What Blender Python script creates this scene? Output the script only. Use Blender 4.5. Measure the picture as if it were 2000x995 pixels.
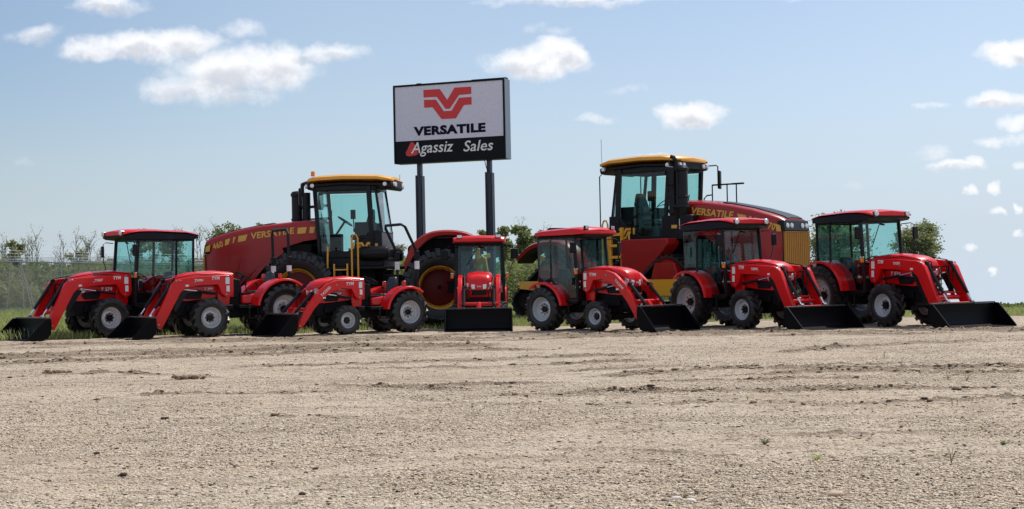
import bpy, math, random
import numpy as np
from mathutils import Vector, Matrix
R_ = math.radians
random.seed(7); rng = np.random.default_rng(11)
for o in list(bpy.data.objects): bpy.data.objects.remove(o)
scene = bpy.context.scene
COL = scene.collection

# ------------------------------------------------------------ camera
F = 2850.0; W0, H0 = 2000.0, 995.0
CAMH = 1.235; PITCH = math.atan(42.5 / F); ROLL = R_(1.15)
fwd = Vector((0, math.cos(PITCH), math.sin(PITCH)))
r0 = Vector((1, 0, 0)); u0 = Vector((0, -math.sin(PITCH), math.cos(PITCH)))
cright = r0 * math.cos(ROLL) - u0 * math.sin(ROLL)
cup = r0 * math.sin(ROLL) + u0 * math.cos(ROLL)
cam = bpy.data.cameras.new('camera'); camo = bpy.data.objects.new('camera', cam); COL.objects.link(camo)
m = Matrix.Identity(4)
for i in range(3):
    m[i][0] = cright[i]; m[i][1] = cup[i]; m[i][2] = -fwd[i]
m[2][3] = CAMH
camo.matrix_world = m
cam.sensor_width = 36; cam.lens = 36 * F / W0; cam.clip_end = 20000; cam.clip_start = .1
scene.camera = camo

def ray(px, py):
    return (fwd + cright * ((px - W0 / 2) / F) + cup * ((H0 / 2 - py) / F))
def at(px, py, Y):
    d = ray(px, py); t = Y / d.y
    return Vector((0, 0, CAMH)) + d * t
def gnd(px, py):
    d = ray(px, py); t = -CAMH / d.z
    return Vector((0, 0, CAMH)) + d * t

# ------------------------------------------------------------ world, sun, exposure
SUN_TO = Vector((0.40, 0.46, 0.95)).normalized()
sun_el = math.asin(SUN_TO.z); sun_az = math.atan2(SUN_TO.x, SUN_TO.y)
world = bpy.data.worlds.new('World'); scene.world = world; world.use_nodes = True
nt = world.node_tree; nt.nodes.clear()
def N(t, k, **kw):
    n = t.nodes.new(k)
    for a, b in kw.items(): setattr(n, a, b)
    return n
def mth(t, op, a, b=None, c=None, clamp=False):
    n = t.nodes.new('ShaderNodeMath'); n.operation = op; n.use_clamp = clamp
    for i, v in enumerate((a, b, c)):
        if v is None: continue
        if isinstance(v, (int, float)): n.inputs[i].default_value = v
        else: t.links.new(v, n.inputs[i])
    return n.outputs[0]
def vmt(t, op, a, b):
    n = t.nodes.new('ShaderNodeVectorMath'); n.operation = op
    for i, v in enumerate((a, b)):
        if isinstance(v, (tuple, list)): n.inputs[i].default_value = v
        else: t.links.new(v, n.inputs[i])
    return n
def mixc(t, fac, a, b, blend='MIX'):
    n = t.nodes.new('ShaderNodeMix'); n.data_type = 'RGBA'; n.blend_type = blend
    for i, v in ((0, fac), (6, a), (7, b)):
        if isinstance(v, (int, float)): n.inputs[i].default_value = v
        elif isinstance(v, tuple): n.inputs[i].default_value = (*v[:3], 1)
        else: t.links.new(v, n.inputs[i])
    return n.outputs[2]
def sstep(t, x, a, b):
    n = t.nodes.new('ShaderNodeMapRange'); n.interpolation_type = 'SMOOTHSTEP'
    t.links.new(x, n.inputs[0]); n.inputs[1].default_value = a; n.inputs[2].default_value = b
    return n.outputs[0]
tc = N(nt, 'ShaderNodeTexCoord')
sep = N(nt, 'ShaderNodeSeparateXYZ'); nt.links.new(tc.outputs['Generated'], sep.inputs[0])
az_ = mth(nt, 'MAXIMUM', mth(nt, 'ABSOLUTE', sep.outputs[2]), 0.03)
comb = N(nt, 'ShaderNodeCombineXYZ')
nt.links.new(sep.outputs[0], comb.inputs[0]); nt.links.new(sep.outputs[1], comb.inputs[1]); nt.links.new(az_, comb.inputs[2])
sky = N(nt, 'ShaderNodeTexSky', sky_type='NISHITA')
sky.sun_disc = False; sky.sun_elevation = sun_el; sky.sun_rotation = sun_az
sky.altitude = 300; sky.air_density = 1.0; sky.dust_density = 1.6; sky.ozone_density = 1.5
nt.links.new(comb.outputs[0], sky.inputs[0])
# colour of the air: a pale haze towards the right and the horizon, bluer high on the left
hs = N(nt, 'ShaderNodeHueSaturation'); nt.links.new(sky.outputs[0], hs.inputs['Color'])
hs.inputs['Saturation'].default_value = 0.92; hs.inputs['Value'].default_value = 0.90
ysafe = mth(nt, 'MAXIMUM', sep.outputs[1], 0.05)
uu = mth(nt, 'DIVIDE', sep.outputs[0], ysafe); vv = mth(nt, 'DIVIDE', sep.outputs[2], ysafe)
hz = mth(nt, 'SUBTRACT', mth(nt, 'MULTIPLY', uu, 1.0), mth(nt, 'MULTIPLY', vv, 1.6))
hzf = mth(nt, 'MULTIPLY', sstep(nt, hz, -0.62, 0.5), 0.62)
skyc = mixc(nt, hzf, mixc(nt, 1.0, hs.outputs[0], (.93, 1.0, 1.09), 'MULTIPLY'), (5.9, 7.1, 8.7))
hor = mth(nt, 'MULTIPLY', mth(nt, 'SUBTRACT', 1.0, sstep(nt, vv, -.02, .15)), .72)
skyc = mixc(nt, mth(nt, 'MULTIPLY', mth(nt, 'SUBTRACT', 1.0, sstep(nt, mth(nt, 'ABSOLUTE', mth(nt, 'ADD', uu, .12)), .0, .3)), .26), skyc, (5.3, 6.4, 7.4))
skyc = mixc(nt, hor, skyc, (5.15, 6.05, 6.95))
back_fill = mth(nt, 'MULTIPLY', mth(nt, 'SUBTRACT', 1.0, sstep(nt, sep.outputs[1], -.25, .35)), .62)  # unseen sky behind the camera, brightened as fill for the camera-facing sides
skyc = mixc(nt, back_fill, skyc, (5.4, 6.1, 7.2))
uv = N(nt, 'ShaderNodeCombineXYZ'); nt.links.new(uu, uv.inputs[0]); nt.links.new(vv, uv.inputs[1])
def noise(t, vec, scale, detail=4, rough=.55):
    n = t.nodes.new('ShaderNodeTexNoise'); n.inputs['Scale'].default_value = scale
    n.inputs['Detail'].default_value = detail; n.inputs['Roughness'].default_value = rough
    if vec is not None: t.links.new(vec, n.inputs['Vector'])
    return n
wn = noise(nt, uv.outputs[0], 34, 5, .6)
wsub = vmt(nt, 'SUBTRACT', wn.outputs['Color'], (.5, .5, .5))
wmul = vmt(nt, 'MULTIPLY', wsub.outputs[0], (0.034, 0.020, 0))
uvw = vmt(nt, 'ADD', uv.outputs[0], wmul.outputs[0]).outputs[0]
clouds = [(65,70,58,17,.55),(215,12,85,20,.75),(475,56,52,20,.5),(270,84,120,30,1),(345,88,85,34,1),(190,97,80,20,.85),
 (470,138,150,46,1),(555,132,58,48,1.05),(395,168,115,34,.85),(640,106,85,22,.75),(440,185,110,22,.6),(1050,122,100,32,1.1),(1100,108,48,32,1.25),
 (1350,228,64,27,1.25),(1130,2,190,12,.6),(1160,230,30,10,.4),(1820,208,28,7,.45),(1228,172,45,9,.25),(1975,108,66,28,1.2),
 (1950,194,64,18,1),(1995,240,45,15,.75),(1935,271,30,10,.6),(1985,266,40,12,.5),(1812,297,40,16,.42),(1858,323,54,13,.9),(1893,316,20,15,1),
 (1985,320,18,9,.6),(1904,371,16,10,.85),(1944,364,11,15,1),(1947,414,15,9,.85),(1987,408,10,14,1),(1990,459,16,9,.8),
 (1890,483,13,9,.85),(1949,533,12,10,1),(1050,61,25,9,.25),(1090,66,25,10,.3),(1600,-4,70,8,.4),(45,318,22,8,.18),(1670,366,22,7,.2),(1268,303,34,5,.5)]
acc = None; und = None
for (px, py, rx, ry, k) in clouds:
    k *= .86 if rx < 25 else 1
    d = ray(px, py); cu, cv = d.x / d.y, d.z / d.y
    s = vmt(nt, 'SUBTRACT', uvw, (cu, cv, 0)); s2 = vmt(nt, 'MULTIPLY', s.outputs[0], (F / rx / 1.18, F / ry / 1.18, 0))
    dd = vmt(nt, 'DOT_PRODUCT', s2.outputs[0], s2.outputs[0]).outputs['Value']
    f = mth(nt, 'MULTIPLY_ADD', dd, -k, k)
    acc = f if acc is None else mth(nt, 'MAXIMUM', acc, f)
    if rx > 45 and k > .5:
        s = vmt(nt, 'SUBTRACT', uvw, (cu, cv - .55 * ry / F, 0)); s2 = vmt(nt, 'MULTIPLY', s.outputs[0], (F / rx, F / ry / .75, 0))
        dd = vmt(nt, 'DOT_PRODUCT', s2.outputs[0], s2.outputs[0]).outputs['Value']
        f = mth(nt, 'SUBTRACT', 1.0, dd); und = f if und is None else mth(nt, 'MAXIMUM', und, f)
fn = noise(nt, uv.outputs[0], 70, 8, .64)
fld = mth(nt, 'ADD', acc, mth(nt, 'MULTIPLY_ADD', fn.outputs[0], .9, -.50))
alpha = mth(nt, 'MULTIPLY', sstep(nt, fld, -.10, .95), .98)
alpha = mth(nt, 'MULTIPLY', alpha, mth(nt, 'GREATER_THAN', sep.outputs[1], .05))
fn2 = noise(nt, uv.outputs[0], 45, 4, .6)
shade = mth(nt, 'MULTIPLY', sstep(nt, und, -.1, .9), sstep(nt, fn2.outputs[0], .30, .62))
cloudc = mixc(nt, mth(nt, 'MULTIPLY', shade, .70), (8.7, 8.8, 9.1), (4.9, 5.1, 5.7))
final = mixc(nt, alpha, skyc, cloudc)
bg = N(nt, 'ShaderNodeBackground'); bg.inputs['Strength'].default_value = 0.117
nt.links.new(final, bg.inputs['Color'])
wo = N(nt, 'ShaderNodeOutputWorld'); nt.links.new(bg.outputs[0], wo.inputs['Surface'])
world.cycles.sampling_method = 'MANUAL'; world.cycles.sample_map_resolution = 512

sun = bpy.data.lights.new('sun', 'SUN'); sun.energy = 4.3; sun.angle = R_(.53); sun.color = (1, .955, .88)
suno = bpy.data.objects.new('sun', sun); COL.objects.link(suno)
suno.rotation_euler = SUN_TO.to_track_quat('Z', 'Y').to_euler(); suno.location = SUN_TO * 60
scene.view_settings.view_transform = 'Standard'; scene.view_settings.look = 'None'
scene.view_settings.exposure = 0.0; scene.view_settings.gamma = 1
cy = scene.cycles
cy.max_bounces = 12; cy.diffuse_bounces = 3; cy.glossy_bounces = 3; cy.transmission_bounces = 6; cy.transparent_max_bounces = 32
cy.use_denoising = True; cy.use_adaptive_sampling = True; cy.caustics_reflective = False; cy.caustics_refractive = False

# ------------------------------------------------------------ materials
def new_mat(name):
    mt = bpy.data.materials.new(name); mt.use_nodes = True
    return mt, mt.node_tree, mt.node_tree.nodes['Principled BSDF']
def paint(name, col, rough=.3, metal=0., coat=0., dirt=.25, spec=.5, dirtcol=(.24, .19, .14)):
    mt, t, b = new_mat(name)
    g = N(t, 'ShaderNodeTexCoord'); n = noise(t, g.outputs['Object'], 5.5, 6, .65)
    n2 = noise(t, g.outputs['Object'], 38, 3, .6)
    ge = N(t, 'ShaderNodeNewGeometry'); sp = N(t, 'ShaderNodeSeparateXYZ'); t.links.new(ge.outputs['Position'], sp.inputs[0])
    low = mth(t, 'SUBTRACT', 1.0, sstep(t, sp.outputs[2], 0.0, 1.1))      # road dust gathers low on the machine
    f = mth(t, 'MULTIPLY', mth(t, 'MULTIPLY_ADD', low, .8, .18), sstep(t, n.outputs[0], .35, .75))
    f = mth(t, 'MULTIPLY', f, dirt)
    var = mixc(t, sstep(t, n2.outputs[0], .3, .7), tuple(c * .9 for c in col), tuple(min(1, c * 1.08) for c in col))
    t.links.new(mixc(t, f, var, dirtcol), b.inputs['Base Color'])
    rr = mth(t, 'ADD', mth(t, 'MULTIPLY', f, .5), mth(t, 'MULTIPLY_ADD', n2.outputs[0], .12, rough - .06), clamp=True)
    t.links.new(rr, b.inputs['Roughness'])
    b.inputs['Metallic'].default_value = metal; b.inputs['Coat Weight'].default_value = coat; b.inputs['Coat Roughness'].default_value = .08
    b.inputs['Specular IOR Level'].default_value = spec
    return mt
M = {}
M['red'] = paint('red_paint', (.66, .0045, .006), .30, coat=.25, dirt=.05, spec=.3)
M['maroon'] = paint('maroon_paint', (.33, .010, .010), .32, coat=.25, dirt=.06, spec=.3)
M['yellow'] = paint('yellow_paint', (.80, .37, .022), .32, coat=.3, dirt=.15)
M['hubred'] = paint('shaded_hub_maroon', (.11, .006, .008), .45, dirt=.1, spec=.2)  # the maroon paint darkened for the shade inside the wheel dish
M['lip'] = paint('scuffed_black_edge', (.045, .047, .052), .4, dirt=.1, spec=.4)
M['grilleshade'] = paint('shaded_grille_yellow', (.42, .175, .018), .5, dirt=.15, spec=.2)  # the yellow paint darkened, shade on the grille put into the colour
M['gold'] = paint('gold_decal', (.70, .40, .06), .4, dirt=.1)
M['black'] = paint('black_paint', (.006, .006, .009), .34, dirt=.04, spec=.25)
M['bucket'] = paint('bucket_black', (.0025, .0025, .004), .40, dirt=.006, spec=.10)
M['frame'] = paint('dark_cast_iron', (.005, .005, .007), .55, dirt=.05, spec=.15)
M['plastic'] = paint('black_plastic', (.007, .007, .010), .5, dirt=.04, spec=.2)
M['tyre'] = paint('tyre_rubber', (.009, .009, .0105), .40, dirt=.22, spec=.48, dirtcol=(.07, .06, .05))
M['rim'] = paint('silver_rim', (.56, .57, .60), .36, metal=.25, dirt=.25)
M['chrome'] = paint('chrome_rod', (.75, .76, .78), .18, metal=1, dirt=.05)
M['white'] = paint('white_label', (.78, .78, .78), .5, dirt=.1)
M['grey'] = paint('galvanised_steel', (.36, .38, .40), .45, metal=.6, dirt=.1)
M['steel'] = paint('worn_steel', (.30, .31, .33), .35, metal=.7, dirt=.2)
M['seat'] = paint('seat_vinyl', (.018, .019, .022), .45, dirt=.05)
M['amber'] = paint('amber_lens', (.85, .22, .01), .2, dirt=.05)
M['redlens'] = paint('red_lens', (.7, .03, .02), .2, dirt=.05)
M['lens'] = paint('clear_lamp_lens', (.75, .77, .80), .12, metal=.3, dirt=.05)
M['signwhite'] = paint('sign_panel_white', (.66, .66, .76), .4, dirt=.03, spec=.2)
M['signblack'] = paint('sign_panel_black', (.006, .006, .010), .4, dirt=.02, spec=.12)
M['signred'] = paint('sign_red', (.62, .02, .02), .35, dirt=.03)
M['signink'] = paint('sign_ink', (.005, .006, .02), .5, dirt=.01, spec=.08)
M['signcase'] = paint('sign_cabinet_grey', (.17, .22, .27), .45, dirt=.1)
M['postpaint'] = paint('post_paint_dark_blue', (.014, .018, .035), .4, dirt=.15)
M['blue'] = paint('blue_sticker', (.05, .12, .4), .4, dirt=.1)

def glass(name, tint, rough=.02):
    mt, t, b = new_mat(name); t.nodes.remove(b)
    tr = N(t, 'ShaderNodeBsdfTransparent'); tr.inputs[0].default_value = (*tint, 1)
    gl = N(t, 'ShaderNodeBsdfGlossy'); gl.inputs['Roughness'].default_value = rough; gl.inputs[0].default_value = (1, 1, 1, 1)
    fr0 = N(t, 'ShaderNodeFresnel'); fr0.inputs[0].default_value = 1.5; gn = N(t, 'ShaderNodeNewGeometry')
    class _o: pass
    fr = _o(); fr.outputs = [mth(t, 'MULTIPLY', fr0.outputs[0], mth(t, 'SUBTRACT', 1.0, gn.outputs['Backfacing']))]
    mx = N(t, 'ShaderNodeMixShader'); t.links.new(fr.outputs[0], mx.inputs[0]); t.links.new(tr.outputs[0], mx.inputs[1]); t.links.new(gl.outputs[0], mx.inputs[2])
    t.links.new(mx.outputs[0], t.nodes['Material Output'].inputs[0])
    return mt
M['glass'] = glass('tinted_cab_glass', (.768, .916, .902))

# ------------------------------------------------------------ mesh helpers
class MB:
    def __init__(s, k=(1, 1, 1), pre=None): s.v = []; s.f = []; s.k = k; s.pre = pre
    def add(s, vs, fs):
        n = len(s.v); kx, ky, kz = s.k
        if s.pre: vs = [s.pre(v) for v in vs]
        s.v += [(v[0] * kx, v[1] * ky, v[2] * kz) for v in vs]; s.f += [[i + n for i in f] for f in fs]; return s
    def box(s, c, d, rot=None):
        vs = [Vector((x * d[0] / 2, y * d[1] / 2, z * d[2] / 2)) for x in (-1, 1) for y in (-1, 1) for z in (-1, 1)]
        if rot is not None: vs = [rot @ v for v in vs]
        c = Vector(c)
        return s.add([v + c for v in vs], [(0, 1, 3, 2), (4, 6, 7, 5), (0, 4, 5, 1), (2, 3, 7, 6), (0, 2, 6, 4), (1, 5, 7, 3)])
    def bb(s, x0, x1, y0, y1, z0, z1): return s.box(((x0 + x1) / 2, (y0 + y1) / 2, (z0 + z1) / 2), (x1 - x0, y1 - y0, z1 - z0))
    def beam(s, a, b, w, h=None):
        a = Vector(a); b = Vector(b); d = b - a; L = d.length
        if L < 1e-6: return s
        q = d.to_track_quat('X', 'Z').to_matrix()
        return s.box((a + b) / 2, (L, w, h or w), q)
    def prism(s, prof, y0, y1):
        n = len(prof)
        return s.add([(p[0], y0, p[1]) for p in prof] + [(p[0], y1, p[1]) for p in prof],
                     [list(range(n)), list(range(2 * n - 1, n - 1, -1))] + [(i, n + i, n + (i + 1) % n, (i + 1) % n) for i in range(n)])
    def loft(s, rings, closed=True, caps=True):
        n = len(rings[0]); vs = [p for r in rings for p in r]; fs = []
        for k in range(len(rings) - 1):
            for i in range(n if closed else n - 1):
                a = k * n + i; b = k * n + (i + 1) % n
                fs.append((a, b, b + n, a + n))
        if caps: fs.append(list(range(n - 1, -1, -1))); fs.append([(len(rings) - 1) * n + i for i in range(n)])
        return s.add(vs, fs)
    def tube(s, pts, r, n=8, r2=None):
        pts = [Vector(p) for p in pts]; rings = []
        for i, p in enumerate(pts):
            d = (pts[min(i + 1, len(pts) - 1)] - pts[max(i - 1, 0)]).normalized()
            up = Vector((0, 0, 1)) if abs(d.z) < .95 else Vector((0, 1, 0))
            a = d.cross(up).normalized(); b = d.cross(a)
            rr = r if r2 is None else r + (r2 - r) * i / (len(pts) - 1)
            rings.append([p + a * (rr * math.cos(t * 2 * math.pi / n)) + b * (rr * math.sin(t * 2 * math.pi / n)) for t in range(n)])
        return s.loft(rings)
    def lathe(s, prof, c=(0, 0, 0), n=40, axis='y', closed=False):
        c = Vector(c); rings = []
        for k in range(n):
            t = 2 * math.pi * k / n
            if axis == 'y': rings.append([c + Vector((r * math.cos(t), h, r * math.sin(t))) for r, h in prof])
            elif axis == 'z': rings.append([c + Vector((r * math.cos(t), r * math.sin(t), h)) for r, h in prof])
            else: rings.append([c + Vector((h, r * math.cos(t), r * math.sin(t))) for r, h in prof])
        mlen = len(prof); vs = [p for r in rings for p in r]; fs = []
        for k in range(n):
            for i in range(mlen if closed else mlen - 1):
                j = (i + 1) % mlen
                fs.append((k * mlen + i, ((k + 1) % n) * mlen + i, ((k + 1) % n) * mlen + j, k * mlen + j))
        return s.add(vs, fs)
    def quad(s, a, b, c, d, th=.006):
        a, b, c, d = map(Vector, (a, b, c, d)); nn = (b - a).cross(d - a).normalized() * th / 2
        return s.add([p + nn for p in (a, b, c, d)] + [p - nn for p in (a, b, c, d)],
                     [(0, 1, 2, 3), (7, 6, 5, 4), (0, 4, 5, 1), (1, 5, 6, 2), (2, 6, 7, 3), (3, 7, 4, 0)])
    def build(s, name, mat, parent=None, bevel=0., smooth=35):
        me = bpy.data.meshes.new(name); me.from_pydata([tuple(v) for v in s.v], [], s.f); me.validate()
        import bmesh
        b = bmesh.new(); b.from_mesh(me); bmesh.ops.recalc_face_normals(b, faces=b.faces); b.to_mesh(me); b.free()
        if smooth:
            me.polygons.foreach_set('use_smooth', [True] * len(me.polygons)); me.set_sharp_from_angle(angle=R_(smooth))
        me.materials.append(mat)
        o = bpy.data.objects.new(name, me); COL.objects.link(o)
        if parent is not None: o.parent = parent
        if bevel:
            md = o.modifiers.new('bevel', 'BEVEL'); md.width = bevel; md.segments = 2; md.limit_method = 'ANGLE'; md.angle_limit = R_(40)
        return o
def tag(o, label=None, cat=None, group=None, kind=None):
    if label: o['label'] = label
    if cat: o['category'] = cat
    if group: o['group'] = group
    if kind: o['kind'] = kind
    return o
def empty(name, loc, rz=0, **kw):
    o = bpy.data.objects.new(name, None); COL.objects.link(o); o.location = loc; o.rotation_euler = (0, 0, rz); o.empty_display_size = .3
    return tag(o, **kw)
def text(s, parent, mat, c, tx, ty, w, h, name='lettering', shear=0., bold=.0, th=.004):
    cu = bpy.data.curves.new('t', 'FONT'); cu.body = s; cu.shear = shear; cu.offset = bold; cu.extrude = .5; cu.resolution_u = 3
    cu.space_character = 1.0 + bold * 1.5
    to = bpy.data.objects.new('t', cu); COL.objects.link(to); bpy.context.view_layer.update()
    me = bpy.data.meshes.new_from_object(to.evaluated_get(bpy.context.evaluated_depsgraph_get()))
    bpy.data.objects.remove(to)
    co = np.empty(len(me.vertices) * 3); me.vertices.foreach_get('co', co); co = co.reshape(-1, 3)
    lo = co.min(0); hi = co.max(0); mid = (lo + hi) / 2
    co = (co - mid) / np.maximum(hi - lo, 1e-6)
    tx = Vector(tx).normalized(); ty = Vector(ty).normalized(); nz = tx.cross(ty)
    A = np.array([tx * w, ty * h, nz * th]); out = co @ A + np.array(c)
    me.vertices.foreach_set('co', out.ravel()); me.name = name; me.materials.clear(); me.materials.append(mat)
    o = bpy.data.objects.new(name, me); COL.objects.link(o); o.parent = parent
    return o
def dup_tree(o, parent=None):
    c = o.copy(); COL.objects.link(c); c.parent = parent
    for ch in list(o.children): dup_tree(ch, c)
    return c

# ------------------------------------------------------------ terrain
def hash2(ix, iy, seed):
    h = (ix.astype(np.int64) * 374761393 + iy.astype(np.int64) * 668265263 + seed * 974711) & 0xffffffff
    h = ((h ^ (h >> 13)) * 1274126177) & 0xffffffff
    return ((h ^ (h >> 16)) & 0xffff) / 65535.0
def vn(x, y, seed=0):
    ix = np.floor(x); iy = np.floor(y); fx = x - ix; fy = y - iy
    fx = fx * fx * (3 - 2 * fx); fy = fy * fy * (3 - 2 * fy)
    a = hash2(ix, iy, seed); b = hash2(ix + 1, iy, seed); c = hash2(ix, iy + 1, seed); d = hash2(ix + 1, iy + 1, seed)
    return (a * (1 - fx) + b * fx) * (1 - fy) + (c * (1 - fx) + d * fx) * fy
def ss(x, a, b): t = np.clip((x - a) / (b - a), 0, 1); return t * t * (3 - 2 * t)
# wheel ruts and scraped rows: (pixel points of the line, half width m, strength)
def gline(pts): return [gnd(*p) for p in pts]
RUTS = [(gline([(1150, 738), (1450, 720), (1750, 722), (2100, 716)]), .45, .8), (gline([(900, 768), (1250, 764), (1500, 764), (1800, 757), (2100, 752)]), .38, .72),
        (gline([(-100, 702), (150, 694), (400, 684), (700, 676), (1000, 674)]), 1.0, 1.15), (gline([(-100, 682), (300, 668), (700, 664), (1100, 656), (1500, 652), (2100, 640)]), .9, .9),
        (gline([(450, 718), (620, 712), (900, 705), (1250, 690)]), .5, .8), (gline([(600, 748), (850, 758), (1050, 755)]), .3, .75), (gline([(1500, 690), (1800, 672), (2100, 664)]), .5, .75),
        (gline([(-50, 742), (200, 728), (480, 740)]), .3, .6), (gline([(200, 830), (450, 822), (800, 812)]), .16, .55), (gline([(-50, 800), (300, 770), (700, 765)]), .2, .45), (gline([(900, 900), (1200, 880), (1600, 905)]), .12, .4), (gline([(1100, 830), (1500, 850), (2050, 835)]), .2, .45)]
RUTS += [([p + Vector((.6, -1.0 - .4 * (j % 3), 0)) for p in pts], hw * .6, st * .7) for j, (pts, hw, st) in enumerate(RUTS[:6])]
RUTS += [([p + Vector((-1.1, .9 + .5 * (j % 2), 0)) for p in pts], hw * .5, st * .6) for j, (pts, hw, st) in enumerate(RUTS[:4])]
def rutmask(x, y):
    mk = np.zeros_like(x)
    wob = (vn(x * .4, y * .4, 3) - .5) * .9 + (vn(x * 1.7, y * 2.3, 4) - .5) * .30
    for pts, hw, st in RUTS:
        xs = [p.x for p in pts]; ys = [p.y for p in pts]
        yc = np.interp(x, xs, ys); ends = ss(x, xs[0] - .4, xs[0] + 1.2) * (1 - ss(x, xs[-1] - 1.2, xs[-1] + .4))
        d = np.abs(y + wob - yc) / hw
        mk = np.maximum(mk, st * ends * np.exp(-d * d * 1.6) * (.16 + 1.75 * vn(x * .8 + 9, y * 1.7, 5) * (.4 + .9 * vn(x * 3.1, y * 4.2, 17))))
    return np.clip(mk, 0, 1)
def big(x, y):
    a = x / np.maximum(y, 1.); k = ss(a, .13, .24)
    z = -.055 * np.maximum(y - 41.5, 0) * k
    return z
def height(x, y):
    near = 1 - ss(y, 50, 80)
    rm = rutmask(x, y)
    h = (vn(x * .35, y * .35, 1) - .5) * .03 + (vn(x * 2.2, y * 2.2, 2) - .5) * .014
    h += (vn(x * 6, y * 12, 6) - .5) * .014 + (vn(x * 15, y * 28, 7) - .5) * .013
    c = vn(x * 7, y * 11, 8); c2 = vn(x * 16, y * 22, 9)
    h += rm * (np.maximum(c - .42, 0) * .10 + np.maximum(c2 - .45, 0) * .07 - .010)
    return big(x, y) + h * near
def grass_edge(x): return 34.2 + np.interp(x, [-30, -12, -8, -5, 0, 5, 10, 30], [-2.5, -1.2, .2, .6, 1.6, 2.6, 2.8, 3.4])
rows = np.concatenate([np.linspace(-20, 5.5, 14), 6.0 * (44 / 6.0) ** np.linspace(0, 1, 760), 44 * (6000 / 44) ** np.linspace(0.01, 1, 60)])
cols = np.concatenate([-np.tan(np.linspace(1.54, .48, 26)), np.linspace(-.50, .50, 560), np.tan(np.linspace(.48, 1.54, 26))])
cols = np.unique(cols)
rr = np.maximum(rows, 6.0)[:, None]
GX = cols[None, :] * rr; GY = np.repeat(rows[:, None], len(cols), 1)
GZ = height(GX, GY)
def grid_mesh(name, X, Y, Z, mat):
    nr, nc = X.shape; me = bpy.data.meshes.new(name)
    co = np.stack([X, Y, Z], -1).reshape(-1, 3)
    idx = np.arange(nr * nc).reshape(nr, nc)
    q = np.stack([idx[:-1, :-1], idx[:-1, 1:], idx[1:, 1:], idx[1:, :-1]], -1).reshape(-1, 4)
    me.vertices.add(len(co)); me.vertices.foreach_set('co', co.ravel())
    me.loops.add(q.size); me.loops.foreach_set('vertex_index', q.ravel())
    me.polygons.add(len(q)); me.polygons.foreach_set('loop_start', np.arange(len(q)) * 4); me.polygons.foreach_set('loop_total', np.full(len(q), 4))
    me.polygons.foreach_set('use_smooth', np.ones(len(q), bool)); me.update(calc_edges=True); me.materials.append(mat)
    o = bpy.data.objects.new(name, me); COL.objects.link(o); return o, me
mt, t, b = new_mat('gravel_and_soil'); M['ground'] = mt
g = N(t, 'ShaderNodeTexCoord'); P = g.outputs['Object']
rut = N(t, 'ShaderNodeAttribute', attribute_name='rut'); grs = N(t, 'ShaderNodeAttribute', attribute_name='turf')
nA = noise(t, P, .45, 5, .6); nB = noise(t, P, 3.5, 5, .6); nC = noise(t, P, 28, 5, .65)
vo = N(t, 'ShaderNodeTexVoronoi'); vo.inputs['Scale'].default_value = 42; t.links.new(P, vo.inputs['Vector'])
vo2 = N(t, 'ShaderNodeTexVoronoi'); vo2.inputs['Scale'].default_value = 95; t.links.new(P, vo2.inputs['Vector'])
base = mixc(t, sstep(t, nA.outputs[0], .38, .62), (.55, .43, .315), (.60, .495, .38))
base = mixc(t, mth(t, 'MULTIPLY', sstep(t, nB.outputs[0], .45, .72), .5), base, (.37, .28, .195))
vs = N(t, 'ShaderNodeSeparateColor'); t.links.new(vo.outputs['Color'], vs.inputs[0])
vs2 = N(t, 'ShaderNodeSeparateColor'); t.links.new(vo2.outputs['Color'], vs2.inputs[0])
peb = mixc(t, vs.outputs[0], (.36, .27, .19), (.74, .63, .50))
base = mixc(t, mth(t, 'MULTIPLY', sstep(t, vs.outputs[1], .35, .8), .55), base, peb)
peb2 = mixc(t, vs2.outputs[0], (.26, .19, .135), (.80, .69, .55))
base = mixc(t, mth(t, 'MULTIPLY', sstep(t, vs2.outputs[1], .5, .8), .5), base, peb2)
base = mixc(t, mth(t, 'MULTIPLY', sstep(t, nC.outputs[0], .53, .64), .62), base, (.17, .125, .085))  # dark specks stand in for the small shadows between pebbles
mpn = N(t, 'ShaderNodeMapping'); mpn.inputs['Scale'].default_value = (1, 5, 1); t.links.new(P, mpn.inputs[0])
nD = noise(t, mpn.outputs[0], 1.6, 7, .68); nE = noise(t, mpn.outputs[0], .35, 6, .6)
base = mixc(t, mth(t, 'MULTIPLY', sstep(t, nD.outputs[0], .52, .63), .72), base, (.21, .155, .11))  # streaks of browner soil, darkened to stand for shaded pebble sides
base = mixc(t, mth(t, 'MULTIPLY', sstep(t, nE.outputs[0], .50, .60), .38), base, (.30, .235, .17))
base = mixc(t, mth(t, 'MULTIPLY', sstep(t, mth(t, 'MULTIPLY_ADD', nC.outputs[0], .9, rut.outputs['Fac']), .50, .95), .72), base, (.17, .12, .08))
gcol = mixc(t, nB.outputs[0], (.07, .085, .025), (.16, .15, .06))
base = mixc(t, sstep(t, mth(t, 'MULTIPLY_ADD', nB.outputs[0], .7, grs.outputs['Fac']), .6, 1.05), base, gcol)
t.links.new(base, b.inputs['Base Color']); b.inputs['Roughness'].default_value = .92; b.inputs['Specular IOR Level'].default_value = .2
bh = mth(t, 'ADD', mth(t, 'MULTIPLY', vo.outputs['Distance'], -.6), mth(t, 'ADD', mth(t, 'MULTIPLY', vo2.outputs['Distance'], -.3), mth(t, 'MULTIPLY', nC.outputs[0], .7)))
bm_ = N(t, 'ShaderNodeBump'); bm_.inputs['Strength'].default_value = .9; bm_.inputs['Distance'].default_value = .035
t.links.new(bh, bm_.inputs['Height']); t.links.new(bm_.outputs[0], b.inputs['Normal'])
go, gme = grid_mesh('ground', GX, GY, GZ, M['ground']); tag(go, kind='structure')
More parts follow.
